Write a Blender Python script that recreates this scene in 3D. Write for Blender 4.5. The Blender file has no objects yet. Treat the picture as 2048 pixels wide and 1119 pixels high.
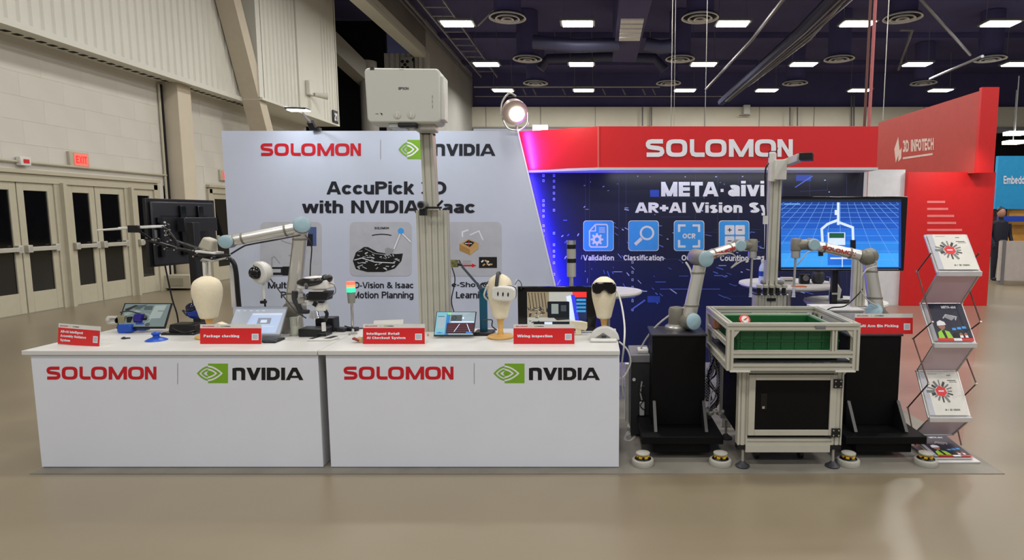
import bpy, bmesh, math, random
from math import sin, cos, pi, tan, atan
from mathutils import Matrix, Vector
random.seed(7)
SC = bpy.context.scene
COL = SC.collection
# ---------------------------------------------------------------- camera, world, exposure
F_PX, CX, CY, PITCH, HC = 1200.0, 1190.0, 560.0, atan(128/1200), 1.565
cam = bpy.data.cameras.new('camera'); camo = bpy.data.objects.new('camera', cam); COL.objects.link(camo)
cam.sensor_fit = 'HORIZONTAL'; cam.sensor_width = 36; cam.lens = 36*F_PX/2048
cam.shift_x = (1024-CX)/2048; cam.clip_end = 300; cam.clip_start = .05
camo.location = (0, 0, HC); camo.rotation_euler = (pi/2-PITCH, 0, 0)
SC.camera = camo
SC.view_settings.view_transform = 'Standard'; SC.view_settings.look = 'None'
SC.view_settings.gamma = 1; SC.view_settings.use_curve_mapping = False
SC.view_settings.exposure = 0.0
w = bpy.data.worlds.new('hall_air'); SC.world = w; w.use_nodes = True
w.node_tree.nodes['Background'].inputs[0].default_value = (.86, .9, 1, 1)
w.node_tree.nodes['Background'].inputs[1].default_value = .40
LAMP_W = 132.0
LAMP_H = 7.57
def area(name, loc, size, sy, power, color=(1, .965, .91), aim=None, spread=None):
    l = bpy.data.lights.new(name, 'AREA'); l.shape = 'RECTANGLE'; l.size = size; l.size_y = sy
    l.energy = power; l.color = color
    if spread: l.spread = spread
    o = bpy.data.objects.new(name, l); COL.objects.link(o); o.location = loc
    if aim: o.rotation_euler = (Vector(aim)-Vector(loc)).to_track_quat('-Z', 'Y').to_euler()
    return o
def spot(name, loc, aim, power, color, ang, blend=.6, rad=.05):
    l = bpy.data.lights.new(name, 'SPOT'); l.energy = power; l.color = color; l.spot_size = ang
    l.spot_blend = blend; l.shadow_soft_size = rad
    o = bpy.data.objects.new(name, l); COL.objects.link(o); o.location = loc
    o.rotation_euler = (Vector(aim)-Vector(loc)).to_track_quat('-Z', 'Y').to_euler()
    return o
# high bay lamps of the hall, rows every five metres (lamps overhead and behind the camera included)
LAMP_X = (-4.35, -.55, 4.35, 8.3, 12.8, 16.9)
for Y in (-5.6, -.6, 4.5, 9.55, 14.6, 19.7, 24.8, 29.8):
    for X in LAMP_X[:5]:
        area('hall_light', (X, Y, LAMP_H-.03), 1.0, .5, LAMP_W)
spot('arm_light', (-3.0, 5.72, 2.72), (-2.7, 6.3, 1.9), 13, (.86, .93, 1), 2.3, 1)
spot('arm_light', (-1.7, 5.65, 2.75), (-1.7, 6.3, 1.95), 9, (.8, .92, 1), 2.2, 1)
spot('arm_light', (-.55, 5.7, 2.7), (-.15, 6.05, 2.25), 14, (1, .95, .9), 2.4, 1)
spot('booth_light', (6.0, 9.6, 2.75), (6.0, 10.4, 1.9), 36, (1, .95, .9), 2.0, 1)
area('header_fill', (1.4, 6.12, 2.0), 2.5, .1, 4.5, (.95, .97, 1), (1.4, 6.5, 1.5))  # added fill under the header, lifts its shade on the navy wall
# ---------------------------------------------------------------- helpers
def P(px, py, Y):
    "point of the photograph at depth Y (metres from the camera)"
    u = (px-CX)/F_PX; v = -(py-CY)/F_PX
    dy = v*sin(PITCH)+cos(PITCH); dz = v*cos(PITCH)-sin(PITCH); k = Y/dy
    return Vector((u*k, Y, HC+dz*k))
def G(px, py, z=0.):
    u = (px-CX)/F_PX; v = -(py-CY)/F_PX
    dy = v*sin(PITCH)+cos(PITCH); dz = v*cos(PITCH)-sin(PITCH); k = (z-HC)/dz
    return Vector((u*k, dy*k, z))
def s2l(c):
    c = c/255
    return c/12.92 if c <= .04045 else ((c+.055)/1.055)**2.4
_M = {}
def mat(name, rgb, rough=.5, metal=0., emit=0., var=.05, scale=9., bump=0., alpha=1., trans=0., ior=1.45, stretch=(1, 1, 1)):
    if name in _M: return _M[name]
    m = bpy.data.materials.new(name); m.use_nodes = True; _M[name] = m
    nt = m.node_tree; b = nt.nodes['Principled BSDF']
    c = [s2l(v) for v in rgb]
    tc = nt.nodes.new('ShaderNodeTexCoord'); mp = nt.nodes.new('ShaderNodeMapping'); mp.inputs['Scale'].default_value = stretch
    nz = nt.nodes.new('ShaderNodeTexNoise'); nz.inputs['Scale'].default_value = scale; nz.inputs['Detail'].default_value = 4
    nt.links.new(tc.outputs['Object'], mp.inputs[0]); nt.links.new(mp.outputs[0], nz.inputs['Vector'])
    rp = nt.nodes.new('ShaderNodeValToRGB')
    rp.color_ramp.elements[0].position = .3; rp.color_ramp.elements[1].position = .7
    rp.color_ramp.elements[0].color = [max(0, v*(1-var)) for v in c]+[1]
    rp.color_ramp.elements[1].color = [min(1, v*(1+var)) for v in c]+[1]
    nt.links.new(nz.outputs['Fac'], rp.inputs['Fac']); nt.links.new(rp.outputs['Color'], b.inputs['Base Color'])
    b.inputs['Roughness'].default_value = rough; b.inputs['Metallic'].default_value = metal
    b.inputs['IOR'].default_value = ior
    if emit:
        nt.links.new(rp.outputs['Color'], b.inputs['Emission Color']); b.inputs['Emission Strength'].default_value = emit
    if alpha < 1: b.inputs['Alpha'].default_value = alpha
    if trans: b.inputs['Transmission Weight'].default_value = trans
    if bump:
        bp = nt.nodes.new('ShaderNodeBump'); bp.inputs['Strength'].default_value = bump; bp.inputs['Distance'].default_value = .02
        nt.links.new(nz.outputs['Fac'], bp.inputs['Height']); nt.links.new(bp.outputs[0], b.inputs['Normal'])
    return m
WHITE = mat('white_laminate', (196, 196, 198), .45, var=.02, scale=3)
TOPW = mat('worktop_white', (206, 206, 202), .4, var=.015, scale=3)
ALU = mat('anodised_aluminium', (176, 174, 164), .42, .35, var=.05, stretch=(8, 8, .4))
STEEL = mat('brushed_steel', (190, 188, 182), .3, .75, var=.06)
CHROME = mat('chrome', (215, 215, 215), .12, .95)
GREYP = mat('joint_grey', (122, 119, 108), .42, .2)
CAPB = mat('pale_blue_cap', (150, 178, 188), .35)
BLACK = mat('black_plastic', (17, 17, 19), .35)
BLACKM = mat('black_powder_coat', (5, 5, 6), .6, var=.1)
BLACKM.node_tree.nodes['Principled BSDF'].inputs['Specular IOR Level'].default_value = .2
BLACKG = mat('black_gloss', (8, 8, 10), .12)
DARK = mat('dark_grey_plastic', (52, 52, 56), .5)
MIDG = mat('mid_grey_plastic', (110, 110, 112), .5)
WPL = mat('white_plastic', (212, 211, 205), .38)
CREAM = mat('cream_fabric', (226, 215, 186), .85, var=.03, scale=60, bump=.08)
WOOD = mat('light_wood', (214, 170, 98), .5, var=.12, scale=5, stretch=(1, 1, 8))
RED = mat('red_vinyl', (206, 30, 34), .4, var=.02)
REDH = mat('header_red', (204, 30, 34), .38, var=.02)
REDT = mat('red_print', (196, 18, 34), .45)
PW = mat('white_print', (226, 226, 232), .5)
PB = mat('black_print', (20, 22, 34), .5)
PK = mat('ink_black', (14, 14, 14), .5)
PGN = mat('green_print', (118, 168, 34), .5)
PGR = mat('grey_print', (150, 150, 156), .5)
PGL = mat('pale_grey_print', (180, 182, 190), .5)
NAVY = mat('navy_print', (24, 26, 52), .42, var=.25, scale=1.6)
PBL = mat('blue_print', (64, 158, 236), .45)
PB2 = mat('blue_streak_print', (84, 112, 214), .45)
PB3 = mat('pale_streak_print', (170, 185, 235), .45)
HPAINT = mat('cream_wall_paint', (199, 196, 187), .7, var=.03, scale=1.2)
HPAINT2 = mat('cream_metal_paint', (207, 206, 196), .55, var=.03, scale=1.2)
GREYW = mat('grey_wall_paint', (150, 148, 142), .7, var=.06, scale=.8)
CEILM = mat('dark_navy_ceiling', (82, 78, 124), .8, var=.12, scale=.6)
CEILD = mat('dark_duct', (70, 72, 100), .5, .2)
CEILL = mat('pale_duct_metal', (150, 148, 155), .4, .5)  # paler metal for hangers, pipes and cable tray
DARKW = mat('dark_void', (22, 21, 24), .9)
LAMPM = mat('lamp_diffuser', (255, 248, 230), .5, emit=14.)
class MB:
    def __init__(s, M=None):
        s.v = []; s.f = []; s.mi = []; s.mats = []; s.M = M; s.cm = 0
    def use(s, m):
        if m not in s.mats: s.mats.append(m)
        s.cm = s.mats.index(m); return s
    def add(s, vs, fs):
        b = len(s.v)
        s.v += [(s.M @ Vector(p)) if s.M else Vector(p) for p in vs]
        for f in fs: s.f.append([b+i for i in f]); s.mi.append(s.cm)
        return s
    def box(s, c, d, R=None, top=None):
        c = Vector(c); hx, hy, hz = d[0]/2, d[1]/2, d[2]/2; t = top or (1, 1)
        vs = []
        for z in (-1, 1):
            kx, ky = (t if z > 0 else (1, 1))
            for x, y in ((-1, -1), (1, -1), (1, 1), (-1, 1)):
                p = Vector((x*hx*kx, y*hy*ky, z*hz)); vs.append(c+(R @ p if R else p))
        return s.add(vs, [(0, 3, 2, 1), (4, 5, 6, 7), (0, 1, 5, 4), (1, 2, 6, 5), (2, 3, 7, 6), (3, 0, 4, 7)])
    def bb(s, a, b):
        return s.box([(a[i]+b[i])/2 for i in range(3)], [abs(b[i]-a[i]) for i in range(3)])
    def bar(s, a, b, w, h=None, up=(0, 0, 1)):
        a = Vector(a); b = Vector(b); d = b-a; L = d.length; z = d.normalized(); h = h or w
        u = Vector(up)
        if abs(z.dot(u)) > .97: u = Vector((0, 1, 0))
        x = u.cross(z).normalized(); y = z.cross(x)
        R = Matrix((x, y, z)).transposed()
        return s.box((a+b)/2, (w, h, L), R)
    def cyl(s, a, b, r, r2=None, n=20, cap=True):
        a = Vector(a); b = Vector(b); r2 = r if r2 is None else r2
        z = (b-a).normalized(); u = Vector((0, 0, 1)) if abs(z.z) < .9 else Vector((1, 0, 0))
        x = u.cross(z).normalized(); y = z.cross(x)
        vs = []
        for c, q in ((a, r), (b, r2)):
            for i in range(n):
                t = 2*pi*i/n; vs.append(c+x*(q*cos(t))+y*(q*sin(t)))
        fs = [(i, (i+1) % n, n+(i+1) % n, n+i) for i in range(n)]
        if cap: fs += [tuple(range(n))[::-1], tuple(range(n, 2*n))]
        return s.add(vs, fs)
    def lathe(s, c, prof, axis=(0, 0, 1), n=24, sx=1, sy=1):
        c = Vector(c); z = Vector(axis).normalized(); u = Vector((0, 0, 1)) if abs(z.z) < .9 else Vector((0, 1, 0))
        x = (u.cross(z)).normalized() if abs(z.z) < .9 else Vector((1, 0, 0)); y = z.cross(x)
        vs = []; m = len(prof)
        for r, h in prof:
            for i in range(n):
                t = 2*pi*i/n; vs.append(c+x*(sx*r*cos(t))+y*(sy*r*sin(t))+z*h)
        fs = [(k*n+i, k*n+(i+1) % n, (k+1)*n+(i+1) % n, (k+1)*n+i) for k in range(m-1) for i in range(n)]
        ring = prof[0] == prof[-1]
        if prof[0][0] > 1e-5 and not ring: fs.append(tuple(range(n))[::-1])
        if prof[-1][0] > 1e-5 and not ring: fs.append(tuple(range((m-1)*n, m*n)))
        return s.add(vs, fs)
    def ell(s, c, r, n=20, m=12):
        prof = [(sin(pi*k/m), -cos(pi*k/m)) for k in range(m+1)]
        vs = []
        for q, h in prof:
            for i in range(n):
                t = 2*pi*i/n; vs.append(Vector(c)+Vector((r[0]*q*cos(t), r[1]*q*sin(t), r[2]*h)))
        return s.add(vs, [(k*n+i, k*n+(i+1) % n, (k+1)*n+(i+1) % n, (k+1)*n+i) for k in range(m) for i in range(n)])
    def tube(s, pts, r, n=8, smooth=0):
        pts = [Vector(p) for p in pts]
        if smooth:
            q = []
            for i in range(len(pts)-1):
                p0 = pts[max(i-1, 0)]; p1 = pts[i]; p2 = pts[i+1]; p3 = pts[min(i+2, len(pts)-1)]
                for k in range(smooth):
                    t = k/smooth
                    q.append(.5*((2*p1)+(p2-p0)*t+(2*p0-5*p1+4*p2-p3)*t*t+(3*p1-p0-3*p2+p3)*t**3))
            pts = q+[pts[-1]]
        vs = []; ref = Vector((0, 0, 1))
        for i, p in enumerate(pts):
            d = (pts[min(i+1, len(pts)-1)]-pts[max(i-1, 0)]).normalized()
            x = ref.cross(d)
            if x.length < .15: x = Vector((1, 0, .1)).cross(d)
            x.normalize(); y = d.cross(x); ref = y
            rr = r[i*(len(r)-1)//max(1, len(pts)-1)] if isinstance(r, (list, tuple)) else r
            for k in range(n):
                t = 2*pi*k/n; vs.append(p+x*rr*cos(t)+y*rr*sin(t))
        fs = [(i*n+k, i*n+(k+1) % n, (i+1)*n+(k+1) % n, (i+1)*n+k) for i in range(len(pts)-1) for k in range(n)]
        fs += [tuple(range(n))[::-1], tuple(range((len(pts)-1)*n, len(pts)*n))]
        return s.add(vs, fs)
    def prism(s, poly, o, ux, uy, un, h):
        o = Vector(o); ux = Vector(ux); uy = Vector(uy); un = Vector(un); n = len(poly)
        vs = [o+ux*a+uy*b for a, b in poly]+[o+ux*a+uy*b+un*h for a, b in poly]
        return s.add(vs, [tuple(range(n))[::-1], tuple(range(n, 2*n))]+[(i, (i+1) % n, n+(i+1) % n, n+i) for i in range(n)])
    def obj(s, name, m=None, parent=None, bevel=0, label=None, smooth=35, kind=None):
        me = bpy.data.meshes.new(name)
        inv = parent['_inv'] if parent is not None and '_inv' in parent else None
        vs = s.v
        if parent is not None:
            inv = WM[parent.name].inverted(); vs = [inv @ p for p in vs]
        me.from_pydata([tuple(p) for p in vs], [], s.f)
        mm = s.mats or [m]
        for q in mm: me.materials.append(q)
        for i, pl in enumerate(me.polygons): pl.material_index = s.mi[i] if s.mats else 0
        me.validate(); 
        bm = bmesh.new(); bm.from_mesh(me); bmesh.ops.recalc_face_normals(bm, faces=bm.faces) if not getattr(s, 'flat', 0) else None; bm.to_mesh(me); bm.free()
        if smooth:
            me.shade_smooth(); me.set_sharp_from_angle(angle=math.radians(smooth))
        o = bpy.data.objects.new(name, me); COL.objects.link(o)
        if parent is not None:
            o.parent = parent; WM[o.name] = WM[parent.name].copy()
        else: WM[o.name] = Matrix()
        if bevel:
            b = o.modifiers.new('bevel', 'BEVEL'); b.width = bevel; b.segments = 2; b.limit_method = 'ANGLE'; b.angle_limit = math.radians(40)
        if label: o['label'] = label
        if kind: o['kind'] = kind
        return o
WM = {}
def tag(o, label, cat, group=None, kind=None):
    o['label'] = label; o['category'] = cat
    if group: o['group'] = group
    if kind: o['kind'] = kind
    return o
def thing(name, label, cat, loc, rz=0, group=None):
    o = bpy.data.objects.new(name, None); COL.objects.link(o); o.empty_display_size = .05
    o.location = loc; o.rotation_euler = (0, 0, rz)
    WM[o.name] = Matrix.Translation(Vector(loc)) @ Matrix.Rotation(rz, 4, 'Z')
    return tag(o, label, cat, group)
def LM(t, extra=None):
    "builder in the thing's own frame"
    return MB(WM[t.name] @ extra if extra else WM[t.name])
def struct(name, mb, m, bevel=0, parent=None):
    o = mb.obj(name, m, parent, bevel)
    if parent is None: o['kind'] = 'structure'
    return o
def dup(t, loc=None, rz=None, label=None, group=None):
    def cp(o, par):
        c = o.copy(); COL.objects.link(c)
        if par: c.parent = par
        for ch in o.children: cp(ch, c)
        return c
    r = cp(t, None)
    if loc is not None: r.location = loc
    if rz is not None: r.rotation_euler = (0, 0, rz)
    WM[r.name] = Matrix.Translation(r.location) @ Matrix.Rotation(r.rotation_euler.z, 4, 'Z')
    if label: r['label'] = label
    if group: r['group'] = group
    return r
# ---- flat print: a canvas maps 2-D drawing coordinates onto a surface
_tx = {}
# ---- a heavy sans drawn from strokes (cap height 1)
def _arc(cx, cy, rx, ry, a0, a1, n=9, e=.93):
    o = []
    for i in range(n+1):
        a = math.radians(a0+(a1-a0)*i/n); c, s_ = cos(a), sin(a)
        o.append((cx+rx*math.copysign(abs(c)**e, c), cy+ry*math.copysign(abs(s_)**e, s_)))
    return o
def glyph(ch, t):
    h = t/2; X = .74; cl = None
    def oo(w, H): return [_arc(w/2, H/2, w/2-h, H/2-h, 0, 360, 24)]
    L = {}
    if ch in 'OQ0': w = .86 if ch == 'O' else .66; S = oo(w, 1)
    elif ch == 'o': w = .66; S = oo(w, X)
    elif ch == 'C': w = .8; S = [_arc(w/2, .5, w/2-h, .5-h, 34, 326, 18)]
    elif ch == 'c': w = .66; S = [_arc(w/2, X/2, w/2-h, X/2-h, 36, 324, 16)]
    elif ch == 'G': w = .84; S = [_arc(w/2, .5, w/2-h, .5-h, 42, 325, 18)+[(w-h, .48), (w*.55, .48)]]
    elif ch == 'D': w = .8; S = [[(h, 0), (h, 1)], [(h, 1-h), (w*.45, 1-h)]+_arc(w*.45, .5, w*.55-h, .5-h, 90, -90, 12)+[(h, h)]]
    elif ch in 'PR': w = .74; S = [[(h, 0), (h, 1)], [(h, 1-h), (w*.5, 1-h)]+_arc(w*.5, .7, w*.5-h, .3-h, 90, -90, 10)+[(h, .4+h)]]
    elif ch == 'B': w = .74; S = [[(h, 0), (h, 1)], [(h, 1-h), (w*.5, 1-h)]+_arc(w*.5, .75, w*.46-h, .25-h+h*.3, 90, -90, 10)+[(h, .5)], [(h, .5), (w*.5, .5)]+_arc(w*.5, .27, w*.5-h, .25, 90, -90, 10)[1:]+[(h, h)]]
    elif ch == 'E': w = .64; S = [[(h, 0), (h, 1)]]+[[(t, y), (w, y)] for y in (h, .51, 1-h)]
    elif ch == 'F': w = .6; S = [[(h, 0), (h, 1)]]+[[(t, y), (w, y)] for y in (.5, 1-h)]
    elif ch == 'H': w = .76; S = [[(h, 0), (h, 1)], [(w-h, 0), (w-h, 1)], [(t, .52), (w-t, .52)]]
    elif ch == 'L': w = .6; S = [[(h, 1), (h, 0)], [(t, h), (w, h)]]
    elif ch == 'T': w = .68; S = [[(0, 1-h), (w, 1-h)], [(w/2, 0), (w/2, 1-t)]]
    elif ch in 'Il': w = t; S = [[(h, 0), (h, 1)]]
    elif ch == '1': w = t*1.9; S = [[(w-h, 0), (w-h, 1)], [(0, .74), (w-h, .9)]]
    elif ch == 'i': w = t; S = [[(h, 0), (h, X)], [(h, .83), (h, 1.0)]]
    elif ch == 'j': w = t*1.5; S = [[(w-h, X), (w-h, -.08), (w*.5, -.2), (0, -.2)], [(w-h, .83), (w-h, 1)]]
    elif ch == 'N': w = .78; S = [[(h, 0), (h, 1)], [(w-h, 0), (w-h, 1)], [(h*.9, 1.05), (w-h*.9, -.05)]]; cl = 1
    elif ch == 'M': w = .94; S = [[(h, 0), (h, 1)], [(w-h, 0), (w-h, 1)], [(h*.9, 1.05), (w/2, -.0)], [(w-h*.9, 1.05), (w/2, 0)]]; cl = 1
    elif ch == 'A': w = .86; S = [[(h*.75, -.1), (w/2-.03, 1.08)], [(w-h*.75, -.1), (w/2+.03, 1.08)], [(w*.2, .29), (w*.8, .29)]]; cl = 1
    elif ch == 'V': w = .84; S = [[(h*.75, 1.1), (w/2-.02, -.08)], [(w-h*.75, 1.1), (w/2+.02, -.08)]]; cl = 1
    elif ch == 'W': w = 1.2; S = [[(h*.8, 1.1), (w*.27, -.08)], [(w*.5, 1.08), (w*.27, -.08)], [(w*.5, 1.08), (w*.73, -.08)], [(w-h*.8, 1.1), (w*.73, -.08)]]; cl = 1
    elif ch == 'X': w = .8; S = [[(h, 1.1), (w-h, -.1)], [(h, -.1), (w-h, 1.1)]]; cl = 1
    elif ch == 'v' or ch == 'y':
        w = .64; S = [[(h*.75, X+.1), (w/2, -.06)], [(w-h*.75, X+.1), (w/2, -.06)]] if ch == 'v' else [[(h*.75, X+.1), (w/2, .02)], [(w-h*.75, X+.1), (w*.42, -.14), (w*.12, -.15)]]; cl = X
    elif ch == 'w': w = .98; S = [[(h*.8, X+.1), (w*.27, -.06)], [(w*.5, X+.04), (w*.27, -.06)], [(w*.5, X+.04), (w*.73, -.06)], [(w-h*.8, X+.1), (w*.73, -.06)]]; cl = X
    elif ch == 'k': w = .64; S = [[(h, 0), (h, 1)], [(t*.9, .3), (w-h, X+.05)], [(w*.42, .45), (w-h*.8, -.06)]]; cl = 1
    elif ch == 'S': w = .74; S = [_arc(w/2, .745, w/2-h, .255-h, 25, 265, 12)+_arc(w/2, .265, w/2-h, .265-h, 95, -155, 12)[1:]]
    elif ch == 's': w = .58; S = [_arc(w/2, X*.745, w/2-h, X*.255-h*.8, 25, 265, 12)+_arc(w/2, X*.265, w/2-h, X*.265-h*.8, 95, -155, 12)[1:]]
    elif ch == '3': w = .7; S = [_arc(w/2, .745, w/2-h, .255-h, 155, -80, 12), _arc(w/2, .275, w/2-h, .275-h, 80, -155, 12)]
    elif ch == '2': w = .68; S = [_arc(w/2, .7, w/2-h, .3-h, 160, -20, 10)+[(h, h*1.6)], [(0, h), (w, h)]]
    elif ch == 'a': w = .62; S = [_arc(w/2, X-.2, w/2-h, .2-h, 150, 0, 8)+[(w-h, 0)], _arc(w*.46, .22, w*.46-h, .22-h*.9, 90, 360, 14)+[(w-h, .22)], [(w*.46, .42-h*.4), (w-t, .42-h*.4)]]
    elif ch in 'dbpqg':
        w = .66; b = _arc(w/2, X/2, w/2-h, X/2-h, 0, 360, 22); x = w-h if ch in 'dqg' else h
        st = {'d': [(x, 0), (x, 1)], 'b': [(x, 0), (x, 1)], 'p': [(x, -.24), (x, X)], 'q': [(x, -.24), (x, X)], 'g': [(x, X), (x, -.02)]+_arc(w/2, -.02, w/2-h, .23-h, 0, -150, 8)[1:]}[ch]; S = [b, st]
    elif ch == 'e': w = .66; S = [_arc(w/2, X/2, w/2-h, X/2-h, -42, -360, 20), [(t, X*.49), (w-t, X*.49)]]
    elif ch in 'hn': w = .64; S = [[(h, 0), (h, 1 if ch == 'h' else X)], [(h, X*.5)]+_arc(w/2, X-.28, w/2-h, .28-h, 160, 0, 9)+[(w-h, 0)]]
    elif ch == 'm': w = .98; q = w/2; S = [[(h, 0), (h, X)]]+[[(x0, X*.5)]+_arc((x0+x1)/2, X-.24, (x1-x0)/2, .24-h, 160, 0, 8)+[(x1, 0)] for x0, x1 in ((h, q), (q, w-h))]
    elif ch == 'u': w = .64; S = [[(w-h, 0), (w-h, X)], [(h, X)]+_arc(w/2, .28, w/2-h, .28-h, 180, 340, 9)]
    elif ch == 'r': w = .44; S = [[(h, 0), (h, X)], [(h, X*.5)]+_arc(w, X-.3, w-h, .3-h, 165, 95, 5)]
    elif ch == 't': w = .42; S = [[(w*.42, .96), (w*.42, .2), (w*.55, h*1.1), (w, h)], [(0, X-h*.8), (w, X-h*.8)]]
    elif ch == 'f': w = .4; S = [[(w*.42, 0), (w*.42, .8), (w*.6, 1-h), (w, 1-h)], [(0, X-h*.8), (w, X-h*.8)]]
    elif ch == '+': w = .62; S = [[(0, .45), (w, .45)], [(w/2, .14), (w/2, .76)]]
    elif ch == '-': w = .34; S = [[(0, .36), (w, .36)]]
    elif ch == '.': w = t; S = [[(h, 0), (h, t)]]
    elif ch == '?': w = .6; S = [_arc(w/2, .72, w/2-h, .28-h, 160, -60, 8)+[(w/2, .26)], [(w/2, 0), (w/2, t)]]
    elif ch == '&': w = .86; S = [[(w, h*.2), (w*.2, .66)]+_arc(w*.38, .78, w*.2, .22-h, 190, -30, 8)+[(w*.2, .44)]+_arc(w*.36, .26, w*.36-h, .27-h, 130, 330, 8)+[(w-h, .5)]]
    else: w = .5; S = []
    if ch == 'R': S.append([(w*.42, .44), (w-h*.8, -.06)]); cl = 1
    return w, S, cl
def text2d(st, bold=.2):
    k = (st, bold)
    if k in _tx: return _tx[k]
    t = bold; x = 0; out = []
    for ch in st:
        if ch == ' ': x += .42; continue
        w, S, cl = glyph(ch, t)
        for pts in S:
            n = len(pts); v = []; loop = (abs(pts[0][0]-pts[-1][0])+abs(pts[0][1]-pts[-1][1])) < 1e-4
            for i, (a, b) in enumerate(pts):
                pa = pts[i-1] if i else (pts[-2] if loop else None); pb = pts[i+1] if i < n-1 else (pts[1] if loop else None)
                d0 = Vector((a-pa[0], b-pa[1])) if pa else None; d1 = Vector((pb[0]-a, pb[1]-b)) if pb else None
                d0 = (d0 or d1).normalized(); d1 = (d1 or d0).normalized(); q = d0+d1
                q = q.normalized() if q.length > 1e-5 else d0
                kk = t/2/max(.6, q.dot(d0))
                for sg in (1, -1):
                    yy = b+sg*q.x*kk; 
                    if cl: yy = min(max(yy, 0 if ch != 'y' else -.26), max(cl, 0) if not (ch == 'k') else 1)
                    v.append((x+a-sg*q.y*kk, yy))
            out.append((v, [(2*i, 2*i+1, 2*i+3, 2*i+2) for i in range(n-1)]))
        x += w+.05+t*.08-(.05 if ch in 'cCrkLTF' else 0)
    _tx[k] = out; return out
class Canvas:
    def __init__(s, fn, nrm, base=.0012, step=.0006, M=None):
        s.fn = fn; s.n = Vector(nrm).normalized(); s.base = base; s.step = step; s.mb = MB(M); s.mb.flat = 1; s.lay = 0
    def poly(s, pts, m, lay=None, faces=None):
        lay = s.lay if lay is None else lay; s.k = (getattr(s, 'k', 0)+1) % 36; e = s.k*s.step/45
        s.mb.use(m); s.mb.add([Vector(s.fn(x, y))+s.n*(s.base+s.step*lay+e) for x, y in pts], faces or [tuple(range(len(pts)))])
    def rect(s, x0, y0, x1, y1, m, lay=0): s.poly([(x0, y0), (x1, y0), (x1, y1), (x0, y1)], m, lay)
    def rrect(s, x0, y0, x1, y1, r, m, lay=0):
        q = []
        for cx, cy, a in ((x1-r, y1-r, 0), (x0+r, y1-r, 90), (x0+r, y0+r, 180), (x1-r, y0+r, 270)):
            for k in range(5): t = math.radians(a+k*22.5); q.append((cx+r*cos(t), cy+r*sin(t)))
        s.poly(q, m, lay)
    def disc(s, x, y, r, m, lay=0, ry=None, n=24):
        s.poly([(x+r*cos(2*pi*i/n), y+(ry or r)*sin(2*pi*i/n)) for i in range(n)], m, lay)
    def ring(s, x, y, r, t, m, lay=0, ry=None, n=28, a0=0, a1=360):
        ry = ry or r; k = t/r
        A = [math.radians(a0+(a1-a0)*i/n) for i in range(n+1)]
        v = [(x+r*cos(a), y+ry*sin(a)) for a in A]+[(x+(r-t)*cos(a), y+(ry-t)*sin(a)) for a in A]
        s.poly(v, m, lay, [(i, i+1, n+2+i, n+1+i) for i in range(n)])
    def line(s, pts, t, m, lay=0):
        v = []; n = len(pts)
        for i, (x, y) in enumerate(pts):
            d0 = Vector((pts[i][0]-pts[i-1][0], pts[i][1]-pts[i-1][1])) if i else None
            d1 = Vector((pts[i+1][0]-x, pts[i+1][1]-y)) if i < n-1 else None
            d0 = (d0 or d1).normalized(); d1 = (d1 or d0).normalized()
            b = (d0+d1); b = b.normalized() if b.length > 1e-6 else d0
            k = t/2/max(.35, b.dot(d0)); v += [(x-b.y*k, y+b.x*k), (x+b.y*k, y-b.x*k)]
        s.poly(v, m, lay, [(2*i, 2*i+1, 2*i+3, 2*i+2) for i in range(n-1)])
    def text(s, st, x0, y0, x1, y1, m, lay=0, bold=0., slant=0.):
        "y grows downward on the canvas; the glyph box is fitted to x0..x1 / y0..y1"
        S = text2d(st, .125+bold*2.75); A = [p for v, f in S for p in v]; xs = [a for a, b in A]; ys = [b for a, b in A]
        ax, bx, ay, by = min(xs), max(xs), min(ys), max(ys)
        for v, f in S:
            q = [(x0+(a-ax)/(bx-ax)*(x1-x0), y1-(b-ay)/(by-ay)*(y1-y0)) for a, b in v]
            for g in f: s.poly([q[i] for i in g], m, lay)
    def solomon(s, x0, y0, x1, y1, m, lay=0):
        W = 8.62; h = y1-y0; sx = (x1-x0)/W
        def T(p): return [(x0+a*sx, y1-b*h) for a, b in p]
        def st(pts, t=.25):  # strokes in letter space
            n = len(pts); v = []
            for i, (x, y) in enumerate(pts):
                d0 = Vector((pts[i][0]-pts[i-1][0], pts[i][1]-pts[i-1][1])) if i else None
                d1 = Vector((pts[i+1][0]-x, pts[i+1][1]-y)) if i < n-1 else None
                d0 = (d0 or d1).normalized(); d1 = (d1 or d0).normalized(); b = (d0+d1).normalized()
                k = t/2/max(.5, b.dot(d0)); v += [(x-b.y*k, y+b.x*k), (x+b.y*k, y-b.x*k)]
            s.poly(T(v), m, lay, [(2*i, 2*i+1, 2*i+3, 2*i+2) for i in range(n-1)])
        def O(x):
            n = 32; v = []
            for rx, ry, e in ((.62, .5, .62), (.34, .27, .55)):
                for i in range(n):
                    t = 2*pi*i/n; c, q = cos(t), sin(t)
                    v.append((x+.62+rx*math.copysign(abs(c)**e, c), .5+ry*math.copysign(abs(q)**e, q)))
            s.poly(T(v), m, lay, [(i, (i+1) % n, n+(i+1) % n, n+i) for i in range(n)])
        st([(1.02, .88), (.36, .88), (.2, .84), (.14, .76), (.14, .66), (.2, .57), (.34, .535), (.74, .49), (.92, .44), (.97, .34), (.97, .25), (.9, .16), (.76, .12), (.06, .12)])
        O(1.2)
        st([(2.72, 1), (2.72, .3), (2.78, .17), (2.94, .12), (3.46, .12)])
        O(3.5)
        q = 4.88
        for pl in ([(0, 0), (0, 1), (.28, 1), (.28, 0)], [(.28, 1), (.72, .28), (.72, .0), (.6, .0), (.28, .55)], [(.72, .0), (.72, .28), (1.16, 1), (1.16, .55), (.84, 0)], [(1.16, 0), (1.16, 1), (1.44, 1), (1.44, 0)]):
            s.poly(T([(a+q, b) for a, b in pl]), m, lay)
        O(6.40)
        q = 7.72
        pass
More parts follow.
